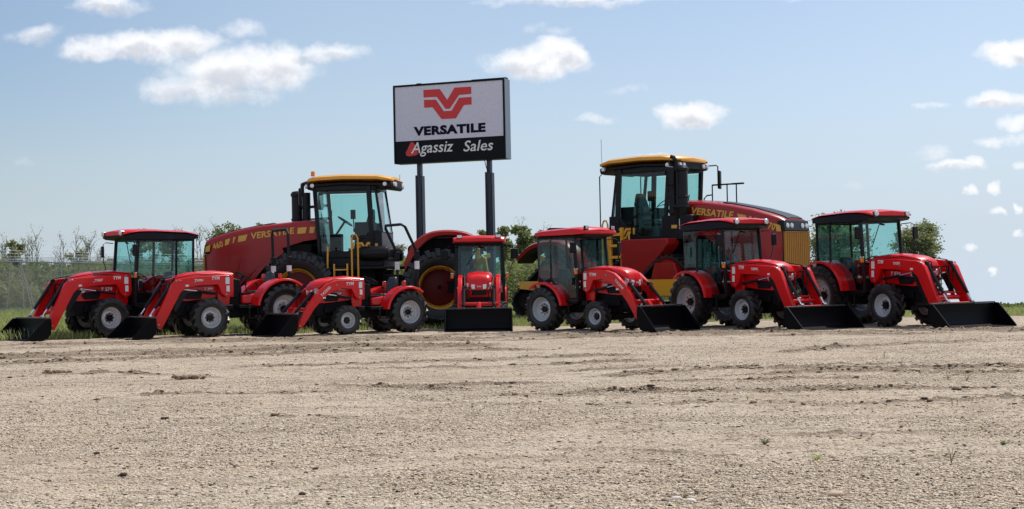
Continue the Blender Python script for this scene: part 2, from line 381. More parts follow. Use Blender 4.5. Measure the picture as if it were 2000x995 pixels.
a = gme.attributes.new('rut', 'FLOAT', 'POINT'); a.data.foreach_set('value', rutmask(GX, GY).ravel().astype(np.float32))
turf = ss(GY - grass_edge(GX) + (vn(GX * .8, GY * .8, 12) - .5) * 2, -.6, .8)
a = gme.attributes.new('turf', 'FLOAT', 'POINT'); a.data.foreach_set('value', turf.ravel().astype(np.float32))

# loose stones lying on the yard
def soup(name, co, faces_per, mat_idx, mats, smooth=False):
    """co: (n, v, 3) copies; faces_per: (f, 3) triangle template"""
    n, v, _ = co.shape; f = len(faces_per)
    tri = (np.arange(n)[:, None, None] * v + faces_per[None]).reshape(-1, faces_per.shape[1]); k = faces_per.shape[1]
    me = bpy.data.meshes.new(name); me.vertices.add(n * v); me.vertices.foreach_set('co', co.reshape(-1))
    me.loops.add(tri.size); me.loops.foreach_set('vertex_index', tri.ravel())
    me.polygons.add(len(tri)); me.polygons.foreach_set('loop_start', np.arange(len(tri)) * k); me.polygons.foreach_set('loop_total', np.full(len(tri), k))
    if smooth: me.polygons.foreach_set('use_smooth', np.ones(len(tri), bool))
    for mm in mats: me.materials.append(mm)
    me.polygons.foreach_set('material_index', np.repeat(mat_idx, f)); me.update(calc_edges=True)
    o = bpy.data.objects.new(name, me); COL.objects.link(o); return o
def stone_mat(name, col):
    mt, t, b = new_mat(name); gg = N(t, 'ShaderNodeTexCoord'); n = noise(t, gg.outputs['Object'], 60, 4, .6)
    t.links.new(mixc(t, n.outputs[0], tuple(c * .75 for c in col), tuple(min(c * 1.2, .9) for c in col)), b.inputs['Base Color']); b.inputs['Roughness'].default_value = .85
    b.inputs['Specular IOR Level'].default_value = .08
    return mt
SM = [stone_mat('stone_pale', (.66, .54, .41)), stone_mat('stone_tan', (.54, .415, .295)), stone_mat('stone_brown', (.22, .155, .10)), stone_mat('stone_white', (.70, .62, .52)), stone_mat('clod', (.085, .06, .045))]
ph = (1 + 5 ** .5) / 2
ico = np.array([(-1, ph, 0), (1, ph, 0), (-1, -ph, 0), (1, -ph, 0), (0, -1, ph), (0, 1, ph), (0, -1, -ph), (0, 1, -ph), (ph, 0, -1), (ph, 0, 1), (-ph, 0, -1), (-ph, 0, 1)]); ico /= np.linalg.norm(ico[0])
icf = np.array([(0, 11, 5), (0, 5, 1), (0, 1, 7), (0, 7, 10), (0, 10, 11), (1, 5, 9), (5, 11, 4), (11, 10, 2), (10, 7, 6), (7, 1, 8), (3, 9, 4), (3, 4, 2), (3, 2, 6), (3, 6, 8), (3, 8, 9), (4, 9, 5), (2, 4, 11), (6, 2, 10), (8, 6, 7), (9, 8, 1)])
octv = np.array([(1, 0, 0), (-1, 0, 0), (0, 1, 0), (0, -1, 0), (0, 0, 1), (0, 0, -1)], float)
octf = np.array([(0, 2, 4), (2, 1, 4), (1, 3, 4), (3, 0, 4), (2, 0, 5), (1, 2, 5), (3, 1, 5), (0, 3, 5)])
def fine_stones(name, n, ylo, yhi, smin, smax, probs):
    y = ylo * (yhi / ylo) ** rng.uniform(0, 1, n); x = rng.uniform(-.42, .42, n) * y
    dens = vn(x * .5, y * .9, 41) * .65 + vn(x * 1.7, y * 2.6, 42) * .35
    keep = rng.uniform(0, 1, n) < .06 + 1.2 * ss(dens, .42, .72); x = x[keep]; y = y[keep]; n = len(x)
    s = smin * (smax / smin) ** (rng.uniform(0, 1, n) ** 1.6)
    d = octv[None] * (1 + rng.uniform(-.3, .3, (n, 6, 1))) * s[:, None, None] * np.stack([rng.uniform(.9, 1.8, n), rng.uniform(.7, 1.2, n), rng.uniform(.35, .75, n)], -1)[:, None]
    an = rng.uniform(-.8, .8, n); c, si = np.cos(an)[:, None], np.sin(an)[:, None]
    co = np.stack([d[..., 0] * c - d[..., 1] * si + x[:, None], d[..., 0] * si + d[..., 1] * c + y[:, None], d[..., 2] + (height(x, y) + s * .12)[:, None]], -1)
    return soup(name, co, octf, rng.choice(5, n, p=probs).astype(np.int32), SM, False)
def stones(name, n, ylo, yhi, smin, smax, probs, rutty=False):
    if rutty:
        xs = rng.uniform(-.42, .42, n * 30); y = ylo * (yhi / ylo) ** rng.uniform(0, 1, n * 30); x = xs * y
        keep = rng.uniform(0, 1, len(x)) < rutmask(x, y) ** 1.5; x = x[keep][:n]; y = y[keep][:n]; n = len(x)
    else:
        y = ylo * (yhi / ylo) ** rng.uniform(0, 1, n); x = rng.uniform(-.42, .42, n) * y
    s = smin * (smax / smin) ** (rng.uniform(0, 1, n) ** 2.2)
    d = ico[None] * (1 + rng.uniform(-.28, .28, (n, 12, 1))) * s[:, None, None] * np.stack([rng.uniform(.8, 1.6, n), rng.uniform(.7, 1.2, n), rng.uniform(.22, .5, n)], -1)[:, None]
    an = rng.uniform(0, 6.28, n); c, si = np.cos(an)[:, None], np.sin(an)[:, None]
    dx = d[..., 0] * c - d[..., 1] * si; dy = d[..., 0] * si + d[..., 1] * c
    z = height(x, y) + s * .10
    co = np.stack([dx + x[:, None], dy + y[:, None], d[..., 2] + z[:, None]], -1)
    return soup(name, co, icf, rng.choice(5, n, p=probs).astype(np.int32), SM, False)
tag(stones('gravel', 60000, 6.8, 28, .0030, .0155, [.50, .30, .10, .05, .05]), kind='stuff')
tag(fine_stones('fine_gravel', 400000, 6.8, 32, .0040, .0115, [.44, .26, .13, .11, .06]), kind='stuff')
tag(stones('coarse_gravel', 900, 6.8, 20, .011, .026, [.40, .32, .12, .06, .10]), kind='stuff')
tag(stones('soil_clods', 6500, 13, 31, .010, .042, [.06, .34, .42, .0, .18], True), kind='stuff')

# ------------------------------------------------------------ vegetation
def leaf_mat(name, c1, c2, tint=(.26, .30, .07)):
    mt, t, b = new_mat(name); ge = N(t, 'ShaderNodeNewGeometry'); gg = N(t, 'ShaderNodeTexCoord')
    n = noise(t, gg.outputs['Object'], 1.3, 3, .6)
    f = mth(t, 'ADD', mth(t, 'MULTIPLY', ge.outputs['Random Per Island'], .6), mth(t, 'MULTIPLY', n.outputs[0], .5), clamp=True)
    col = mixc(t, f, c1, c2); t.links.new(col, b.inputs['Base Color']); b.inputs['Roughness'].default_value = .6; b.inputs['Specular IOR Level'].default_value = .25
    tl = N(t, 'ShaderNodeBsdfTranslucent'); t.links.new(mixc(t, .5, col, tint), tl.inputs[0])
    mx = N(t, 'ShaderNodeMixShader'); mx.inputs[0].default_value = .42
    t.links.new(b.outputs[0], mx.inputs[1]); t.links.new(tl.outputs[0], mx.inputs[2]); t.links.new(mx.outputs[0], t.nodes['Material Output'].inputs[0])
    return mt
M['leaf'] = leaf_mat('leaf_green', (.10, .125, .05), (.30, .32, .15))
M['leafpale'] = leaf_mat('leaf_pale', (.13, .155, .07), (.34, .35, .18))
M['leafdark'] = leaf_mat('leaf_dark', (.04, .06, .032), (.12, .15, .06))
M['grass'] = leaf_mat('grass_blades', (.22, .29, .08), (.60, .58, .27), (.42, .50, .12))
M['leafbright'] = leaf_mat('leaf_bright', (.17, .19, .09), (.42, .43, .25))
M['bark'] = paint('bark', (.17, .145, .12), .9, dirt=0, spec=.1)
M['birch'] = paint('pale_bark', (.38, .36, .33), .85, dirt=0, spec=.1)
LEAF = np.array([(0, 1, 2, 3)])
def leaves(name, pts, size, mat, parent=None):
    n = len(pts); u = rng.normal(size=(n, 3)); u /= np.linalg.norm(u, axis=1)[:, None]
    w = rng.normal(size=(n, 3)); w -= (w * u).sum(1)[:, None] * u; w /= np.linalg.norm(w, axis=1)[:, None]
    s = size * rng.uniform(.6, 1.4, n)[:, None]
    u *= s; w *= s * .62
    co = np.stack([pts - u, pts + w * .9, pts + u, pts - w * .9], 1)
    o = soup(name, co, LEAF, np.zeros(n, np.int32), [mat]); o.parent = parent; return o
def tree(name, base, h, rad, lo, nleaf, mat, label, cat='tree', group=None, size=.10, bark='bark', nb=12, seed=0, twig=False, lean=0):
    rs = random.Random(seed); rn = np.random.default_rng(seed)
    root = empty(name, base, label=label, cat=cat, group=group)
    tk = MB(); p = Vector((0, 0, -.3)); pts = [p.copy()]
    for i in range(6): p = p + Vector((rs.uniform(-.05, .05) * h / 5 + lean * h / 6, rs.uniform(-.04, .04) * h / 5, h * .92 / 6 + (.05 if i == 0 else 0))); pts.append(p.copy())
    tk.tube(pts, .016 * h + .03, 7, .012)
    cl = []
    for i in range(nb):
        f = lo + (1 - lo) * (i + .5) / nb * .93; k = min(int(f * 6), 5); a = pts[k].lerp(pts[k + 1], f * 6 - k) if k < 6 else pts[6]
        an = rs.uniform(0, 6.28); prof = math.sin(math.pi * min(1, max(.06, (f - lo) / (1 - lo) * .85 + .13))) ** .6
        L = rad * prof * rs.uniform(.7, 1.1); up = rs.uniform(.35, 1.0)
        e = a + Vector((math.cos(an) * L, math.sin(an) * L, L * up * .7)); mid = a.lerp(e, .5) + Vector((0, 0, L * .08))
        tk.tube([a, mid, e], .007 * h * .8 + .012, 5, .014)
        cl.append((e, .34 * rad * rs.uniform(.6, 1.1))); cl.append((mid, .26 * rad * rs.uniform(.6, 1.1)))
        for j in range(7 if twig else 3):
            q = a.lerp(e, rs.uniform(.25, 1)); v = Vector((rs.uniform(-1, 1), rs.uniform(-1, 1), rs.uniform(.2, 1.2))) * (rad * .38)
            tk.tube([q, q + v * .5 + Vector((0, 0, .03)), q + v], (.020 if twig else .010) + .0012 * h, 4, .010 if twig else .005)
            if rs.random() < .6: cl.append((q + v, .2 * rad * rs.uniform(.6, 1.2)))
    tk.build('trunk', M[bark], root)
    if nleaf:
        w = np.array([c[1] ** 2 for c in cl]); w /= w.sum(); ci = rn.choice(len(cl), nleaf, p=w)
        C = np.array([tuple(c[0]) for c in cl])[ci]; S = np.array([c[1] for c in cl])[ci][:, None]
        leaves('crown', C + rn.normal(size=(nleaf, 3)) * S * np.array([.66, .66, .52]), size, mat, root)
    return root
def tree_at(px, top, base_y_m, rad_px, **kw):
    Y = base_y_m; s = F / Y; top -= 9; c = at(px, top, Y); zg = float(height(np.array([c.x]), np.array([Y]))[0])
    return tree(kw.pop('name', 'tree'), (c.x, Y, zg), c.z - zg, rad_px / s, kw.pop('lo', .3), kw.pop('nleaf', 1500), kw.pop('mat', M['leaf']), kw.pop('label'), **kw)
G1 = 'bare thin trees above the thicket'
M['twig'] = paint('grey_twig_bark', (.26, .24, .22), .9, dirt=0, spec=.05)
def bare_tree(px, top, Y, r, seed):
    rs = random.Random(seed); c = at(px, top - 6, Y); s = F / Y; h = c.z; rad = r / s
    root = empty('bare_tree', (c.x, Y, 0), label='bare thin grey tree with hardly a leaf rising above the far thicket', cat='tree', group=G1)
    k = MB(); cl = []
    for j in range(rs.choice((2, 3))):
        lean = Vector((rs.uniform(-.8, .8) * rad, rs.uniform(-.5, .5) * rad, h * rs.uniform(.85, 1.0))); mid = lean * .5 + Vector((rs.uniform(-.1, .1), 0, 0))
        k.tube([(0, 0, -.2), mid, lean], .045, 5, .012)
        for q in range(13):
            f = rs.uniform(.4, .97); a = (mid.lerp(lean, (f - .5) * 2) if f > .5 else mid * (f * 2)); L = h * rs.uniform(.08, .2)
            v = Vector((rs.uniform(-.75, .75), rs.uniform(-.75, .75), 1)).normalized() * L
            k.tube([a, a + v * .5 + Vector((rs.uniform(-.03, .03), 0, 0)), a + v], .017, 4, .008); cl.append(a + v)
    k.build('trunk', M['twig'], root)
    n = 420; ci = rng.integers(0, len(cl), n); C = np.array([tuple(p) for p in cl])[ci]
    leaves('crown', C + rng.normal(size=(n, 3)) * .11, .035, M['leafpale'], root)
for i, (px, top, r) in enumerate([(55, 478, 14), (72, 466, 16), (128, 476, 14), (152, 470, 16), (170, 462, 18), (8, 465, 16), (198, 492, 12), (300, 470, 14), (350, 455, 16), (392, 446, 16), (412, 440, 18), (590, 440, 12), (1068, 446, 14), (1020, 450, 14), (765, 478, 13)]):
    bare_tree(px, top, 78 + (i % 4) * 4, r, i + 40)
TL = [(25, 458, 21, 900, 'leafpale', 'sparse pale green tree behind the left end of the fence'), (148, 482, 22, 650, 'leaf', 'thin green tree half bare behind the wire fence, right of the fence post'),
 (278, 434, 20, 700, 'leafpale', 'pale green tree top just over the front of the leftmost cab roof'), (335, 438, 24, 700, 'leafpale', 'pale green treetop over the middle of the leftmost cab roof'),
 (450, 431, 34, 1100, 'leafpale', 'loose pale green tree above the red bonnet of the large left tractor, near its nose'), (482, 436, 22, 800, 'leafpale', 'small pale leafed tree in the middle above the sloping red bonnet'),
 (522, 427, 26, 1500, 'leaf', 'dark green tree above the red bonnet next to the black exhaust stack'),
 (778, 472, 22, 1000, 'leaf', 'green tree seen between the large left tractor cab and the left sign post'), (940, 438, 16, 900, 'leaf', 'small dark tree just left of the right sign post'),
 (985, 436, 20, 2000, 'leaf', 'dense green tree right of the right sign post, first of the dense clump'), (1012, 430, 22, 2200, 'leaf', 'tall dense dark green tree in the middle of the clump right of the sign'), (1035, 452, 16, 1200, 'leaf', 'shorter green tree on the right of the dense clump'),
 (1052, 436, 14, 700, 'leaf', 'slim dark tree beside the roof of the small cab tractor')]
for i, (px, top, r, nl, mk, lb) in enumerate(TL):
    tree_at(px, top, 74 + (i % 3) * 5, r, label=lb, name='tree', nleaf=int(nl * 2.0), mat=M[mk], nb=20, size=.09, lo=.28, seed=i + 5, group='trees behind the machines')
tree_at(1791, 427, 78, 38, label='round dense green tree to the right of the rightmost cab', name='tree', nleaf=16000, mat=M['leafbright'], nb=40, size=.07, lo=.30, seed=91, group='trees behind the machines')
tree_at(1636, 417, 80, 54, label='green tree seen between the gold grille and the rightmost cab', name='tree', nleaf=20000, mat=M['leafbright'], nb=40, size=.075, lo=.30, seed=92, group='trees behind the machines')
# thicket: one mass of shrubs
n = 80000; px = rng.uniform(-500, 1580, n); Y = rng.uniform(66, 76, n)
X = (px - 1000) / F * Y; top = 1.235 + (24 + 26 * vn(px / 34., Y / 9., 21) + 12 * vn(px / 11., Y / 4., 22)) / F * Y * (1 - .35 * ss(px, 560, 1000))
Z = top * (rng.uniform(0, 1, n) ** .8)
tag(leaves('thicket', np.stack([X, Y, Z], -1), .11, M['leaf']), kind='stuff')
n = 45000; px = rng.uniform(-400, 420, n); Y = rng.uniform(63, 70, n); X = (px - 1000) / F * Y
top = .5 + 1.2 * vn(px / 22., Y / 5., 31) + .5 * vn(px / 7., Y / 3., 32)
tag(leaves('undergrowth', np.stack([X, Y, top * rng.uniform(0, 1, n)], -1), .09, M['leafpale']), kind='stuff')
# two pale dead stems
for i, (x0, y0, x1, y1, Y) in enumerate([(47, 603, 38, 505, 60.5), (70, 603, 44, 525, 61.), (64, 600, 30, 480, 62), (100, 600, 108, 500, 62.5), (130, 600, 150, 498, 62), (176, 600, 160, 492, 63), (205, 600, 212, 500, 62.5), (12, 600, 20, 495, 62)]):
    aa = at(x0, y0 + 18, Y); bb = at(x1, y1, Y); zz = aa.copy(); zz.z = 0
    root = empty('dead_sapling', zz, label='pale leafless sapling leaning behind the wire fence', cat='sapling', group='dead saplings behind the fence')
    k = MB().tube([(0, 0, 0), (bb - zz) * .5 + Vector((.06, 0, 0)), bb - zz], .028, 6, .012)
    for j in range(6):
        q = (bb - zz) * (.5 + .08 * j); k.tube([q, q + Vector((.25 * (-1) ** j, .05, .35))], .010, 4, .004)
    k.build('stem', M['birch'], root)
# low hedge at the right edge of the yard
n = 9000; px = rng.uniform(1560, 2500, n); Y = rng.uniform(44, 47, n); X = (px - 1000) / F * Y
gz = height(X, Y); Z = gz + (.17 + .08 * vn(X * 3, Y * 2, 33)) * rng.uniform(0, 1, n) + .12 * (Y - 44) / 3
tag(leaves('low_shrubs', np.stack([X, Y, Z], -1), .07, M['leafdark']), kind='stuff')
# grass
def grass(name, n, sel, hmin, hmax, w, mat):
    X, Y, H = sel(n); n = len(X); Z = height(X, Y); a = rng.uniform(0, 6.28, n); h = H * rng.uniform(.5, 1.15, n)
    dx, dy = np.cos(a) * w, np.sin(a) * w; b = rng.uniform(0, 6.28, n); l = h * rng.uniform(.1, .6, n)
    A = np.stack([X - dx, Y - dy, Z - .01], -1); B = np.stack([X + dx, Y + dy, Z - .01], -1)
    C = np.stack([X + dx * .7 + np.cos(b) * l * .35, Y + dy * .7 + np.sin(b) * l * .35, Z + h * .6], -1); D = np.stack([X + np.cos(b) * l, Y + np.sin(b) * l, Z + h], -1)
    return soup(name, np.stack([A, B, C, D], 1), LEAF, np.zeros(n, np.int32), [mat])
def sel_main(n):
    X = rng.uniform(-26, 15, n); Y = 32 + 32 * rng.uniform(0, 1, n) ** 1.5
    k = Y - grass_edge(X) + (vn(X * .8, Y * .8, 12) - .5) * 2
    keep = rng.uniform(0, 1, n) < ss(k, -.6, .8) * (.25 + .75 * vn(X * 1.3, Y * 1.3, 14)); keep &= ~((Y > 44) & (X > Y * .13))
    X, Y = X[keep], Y[keep]; H = .09 + .20 * ss(-X, 7, 12) * (.4 + .9 * vn(X * .9, Y * .6, 15)) + .05 * vn(X * 2, Y * 2, 16)
    return X, Y, H
tag(grass('grass', 230000, sel_main, 0, 0, .008, M['grass']), kind='stuff')
# weeds sprouting out of the gravel
def weed(px, py, h, r, n, mat, label):
    c = gnd(px, py); c.z = float(height(np.array([c.x]), np.array([c.y]))[0])
    mb = MB()
    for i in range(n):
        a = random.uniform(0, 6.28); l = r * random.uniform(.5, 1.1); hh = h * random.uniform(.4, 1); w = .0022 if mat is M['dry'] else .0035
        d = Vector((math.cos(a), math.sin(a), 0)); s = Vector((-d.y, d.x, 0)) * w
        p1 = d * l * .5 + Vector((0, 0, hh * .75)); p2 = d * l + Vector((0, 0, hh))
        mb.add([-s, s, p1 + s, p1 - s, p2], [(0, 1, 2, 3), (3, 2, 4)])
    o = mb.build('weed', mat, None, smooth=0); o.location = c; tag(o, label, 'weed', 'weeds in the gravel')
M['dry'] = leaf_mat('dry_stalk', (.12, .09, .04), (.24, .19, .09))
for px, py, h, r, n, mk, lb in [(1494, 868, .05, .09, 34, 'leafdark', 'dark green tufted weed with spreading blades in the gravel, right of centre'), (1595, 900, .045, .09, 40, 'grass', 'flat grey green grass tuft in the foreground gravel, below the dark spreading weed'), (1960, 868, .035, .06, 40, 'leaf', 'small bright green weed near the right edge of the picture'),
    (1858, 905, .13, .07, 9, 'dry', 'thin upright dry stalk in the gravel on the right'), (1690, 900, .03, .05, 10, 'dry', 'tiny dry sprig between the two stalks at right'), (1852, 742, .12, .10, 12, 'dry', 'dry twiggy weed on the far gravel at right'), (1888, 744, .11, .16, 16, 'dry', 'wide dry weed beside the twiggy one at right'), (1727, 702, .12, .06, 6, 'dry', 'thin stalk in the gravel before the rightmost bucket'),
    (215, 975, .09, .05, 9, 'dry', 'sparse yellowish grass stalks in the gravel at bottom left'), (1333, 972, .05, .06, 16, 'dry', 'small dry tuft between pale stones at the bottom'), (1860, 790, .10, .05, 6, 'dry', 'lone dry stalk halfway down the gravel on the right'), (1460, 780, .06, .05, 8, 'grass', 'small green sprig between the two rows of clods')]:
    weed(px, py, h, r, n, M[mk], lb)
for i, (px, py, s, mk, lb) in enumerate([(1320, 976, .035, 3, 'pale stone left of the dry tuft at the bottom'), (1349, 978, .035, 3, 'pale stone right of the dry tuft at the bottom'), (188, 884, .03, 4, 'dark pointed clod standing in the left foreground'), (362, 741, .05, 2, 'brown clod heap on the gravel before the second tractor'), (112, 729, .05, 2, 'brown clod heap before the leftmost bucket'),
        (616, 914, .022, 4, 'dark stone in the gravel left of centre'), (228, 875, .022, 4, 'dark stone beside the pointed clod at left'), (1633, 970, .045, 1, 'flat tan stone at the bottom right'), (590, 963, .025, 4, 'dark flat stone near the bottom, left of centre')]):
    c = gnd(px, py); c.z = float(height(np.array([c.x]), np.array([c.y]))[0]) + s * .2
    k = MB(); vv_ = ico * (1 + np.random.default_rng(i).uniform(-.25, .25, (12, 1))) * s * np.array([1.3, .9, .6]); k.add([tuple(v) for v in vv_], [tuple(f) for f in icf])
    if s == .05:
        rr2 = np.random.default_rng(i + 50)
        for j in range(26):
            of = np.array([rr2.normal() * .10, rr2.normal() * .05, rr2.uniform(0, .03)]); sc_ = rr2.uniform(.015, .05); k.add([tuple(v * sc_ * np.array([1.3, 1, .8]) + of) for v in ico * (1 + rr2.uniform(-.3, .3, (12, 1)))], [tuple(f) for f in icf])
    o = k.build('clod_heap' if s == .05 else 'stone', SM[mk], None, smooth=0); o.location = c; md = o.modifiers.new('s', 'SUBSURF'); md.levels = 1; md.render_levels = 1; tag(o, lb, 'soil' if s == .05 else 'stone', None if s == .05 else 'stones on the gravel')

# ------------------------------------------------------------ wire fence
fa = at(-260, 506, 55.); fb = at(640, 524, 64.5)
fdir = (Vector((fb.x, fb.y, 0)) - Vector((fa.x, fa.y, 0))); flen = fdir.length; fdir.normalize()
def fp(s, z): return Vector((fa.x, fa.y, 0)) + fdir * s + Vector((0, 0, z))
ftop = lambda s: fa.z + (fb.z - fa.z) * s / flen
fence = empty('chain_link_fence', fp(0, 0), label='chain link fence with barbed wire strands behind the leftmost tractor', cat='fence')
def fpart(mb, name, mat): o = mb.build(name, mat, fence, smooth=60); o.matrix_parent_inverse = Matrix.Translation(-fence.location); return o
mb = MB()
mb.tube([fp(0, ftop(0)), fp(flen, ftop(flen))], .027, 8); fpart(mb, 'top_rail', M['grey'])
post_s = (at(104, 512, 57.6) - fa).x / fdir.x
k = post_s % 3.05
while k < flen:
    z = ftop(k); mb = MB(); mb.tube([fp(k, -.1), fp(k, z + .02)], .034, 8); mb.tube([fp(k, z), fp(k, z) + Vector((-.34, 0, .46))], .020, 6); fpart(mb, 'fence_post', M['grey']); k += 3.05
for j in range(4):
    mb = MB(); off = Vector((-.06 - .085 * j, 0, .10 + .118 * j)); mb.tube([fp(0, ftop(0)) + off, fp(flen, ftop(flen)) + off], .0055, 4)
    s = .1
    while s < flen: c = fp(s, ftop(s)) + off; mb.tube([c + Vector((-.02, 0, .025)), c + Vector((.02, 0, -.025))], .004, 3); s += .16
    fpart(mb, 'barbed_wire', M['grey'])
mb = MB(); st = .085; w = .0055; hF = ftop(0)
nrm = Vector((-fdir.y, fdir.x, 0))
k = -2.2
while k < 15.0:
    for sg in (1, -1):
        a0 = fp(max(k, 0), max(0, (0 - k)) if k < 0 else 0); 
        s0, z0, s1, z1 = (k, 0, k + hF, hF)
        if s0 < 0: z0 = -s0; s0 = 0
        if z0 >= hF: continue
        if sg < 0: z0, z1 = hF - z0, hF - z1
        mb.tube([fp(s0, z0), fp(s1, z1)], w, 3)
    k += st
fpart(mb, 'wire_mesh', M['grey'])

# ------------------------------------------------------------ pylon sign
def pylon_sign():
    YL, YR = 44.0, 42.7
    TLp, TRp = at(768, 169, YL), at(985, 152, YR); BLp = at(770, 321, YL); BRp = at(988, 310, YR)
    ex = Vector((TRp.x - TLp.x, YR - YL, 0)); Wd = ex.length; ex.normalize()
    ztop = (TLp.z + TRp.z) / 2; zbot = (BLp.z + BRp.z) / 2; Hh = ztop - zbot; dep = .44
    rz = math.atan2(ex.y, ex.x)
    o = empty('pylon_sign', (TLp.x, YL, 0), rz, label='tall dealer sign with a red and white panel on two dark posts', cat='sign')
    D = dep
    MB().bb(0, Wd, .01, D, zbot, ztop).build('cabinet', M['signcase'], o, .012)
    fr = MB(); e = .055
    fr.bb(0, Wd, -.03, .008, ztop - e, ztop + .004).bb(0, Wd, -.03, .008, zbot - .004, zbot + e).bb(-.004, e, -.03, .008, zbot + e, ztop - e).bb(Wd - e, Wd + .004, -.03, .008, zbot + e, ztop - e)
    fr.build('frame', M['signblack'], o, .006)
    zs = ztop - Hh * .715
    MB().bb(e, Wd - e, -.008, .006, zs, ztop - e).build('upper_panel', M['signwhite'], o)
    MB().bb(e, Wd - e, -.008, .006, zbot + e, zs - .002).build('lower_panel', M['signblack'], o)
    cap = MB().bb(Wd * .42 + 1.0, Wd, .1, .3, ztop + .004, ztop + .035).bb(Wd * .2, Wd * .24, .1, .2, ztop + .004, ztop + .04); cap.build('lifting_bracket', M['signblack'], o)
    # zoomed-picture coordinates of the front: x 82..697 (panel), y: top 115 -> bottom 545 at left
    def q(zx, zy):
        u = (zx - 80) / (702 - 80); yt = 115 + (62 - 115) * u; yb = 547 + (512 - 547) * u
        return (u * Wd, ztop - (zy - yt) / (yb - yt) * Hh)
    up = [(253,135),(345,128),(386,188),(428,119),(520,113),(520,153),(452,160),(400,236),(376,238),(328,172),(253,177)]
    lw = [(255,190),(322,187),(365,251),(409,248),(452,176),(521,170),(521,212),(478,216),(432,290),(352,295),(303,230),(256,233)]
    for s_ in (up, lw):
        pts = [q(*p) for p in s_]; k = MB().prism(pts, -.016, -.009); k.build('emblem', M['signred'], o, smooth=0)
    def T(s, x0, y0, x1, y1, mat, **kw):
        a = q(x0, y0); b2 = q(x1, y1); c = ((a[0] + b2[0]) / 2, -.013, (a[1] + b2[1]) / 2); return text(s, o, mat, c, (1, 0, 0), (0, 0, 1), b2[0] - a[0], abs(a[1] - b2[1]), **kw)
    T('VERSATILE', 196, 348, 594, 356, M['signink'], bold=.035) if False else None
    def TT(s, xc, yc, w, h, mat, **kw):
        c = q(xc, yc); W_ = w / 622 * Wd; H_ = h / 441 * Hh
        return text(s, o, mat, (c[0], -.013, c[1]), (1, 0, 0), (0, 0, 1), W_, H_, **kw)
    TT('VERSATILE', 394, 352, 402, 52, M['signink'], bold=.055)
    k = q(183, 463); MB().prism([(k[0] + .006 * a_, k[1] + .006 * b_) for a_, b_ in ((-34, -30), (-20, -36), (20, -32), (32, -26), (26, -5), (14, 22), (4, 36), (-8, 34), (-24, 4), (-36, -16))], -.013, -.009).build('emblem', M['signred'], o, smooth=0)
    TT('Agassiz', 296, 460, 240, 82, M['white'], shear=.22, bold=.008)
    TT('Sales', 553, 440, 164, 60, M['white'], shear=.22, bold=.008)
    for px_, f in ((804, 'l'), (950, 'r')):
        Yp = 43.4 if f == 'l' else 42.9
        c = at(px_, 330, Yp); x = (Vector((c.x, c.y, 0)) - Vector((TLp.x, YL, 0))).dot(ex)
        p = MB(); p.bb(x - .062, x + .062, .14, .30, 0, zbot + .0).build('post', M['postpaint'], o, .006)
        zt = zbot - (.36 if f == 'l' else .36)
        s2 = MB(); s2.bb(x - .112, x - .065, .12, .32, 0, zt).bb(x + .065, x + .112, .12, .32, 0, zt - .02).bb(x + .03, x + .09, .06, .118, 0, zt - .3)
        s2.build('post_sleeve', M['postpaint'], o, .006)
    MB().tube([(Wd * .80, .1, zbot), (Wd * .815, .12, zbot - .25), (Wd * .83, .13, zbot - .36)], .012, 5).build('cable', M['plastic'], o)
pylon_sign()

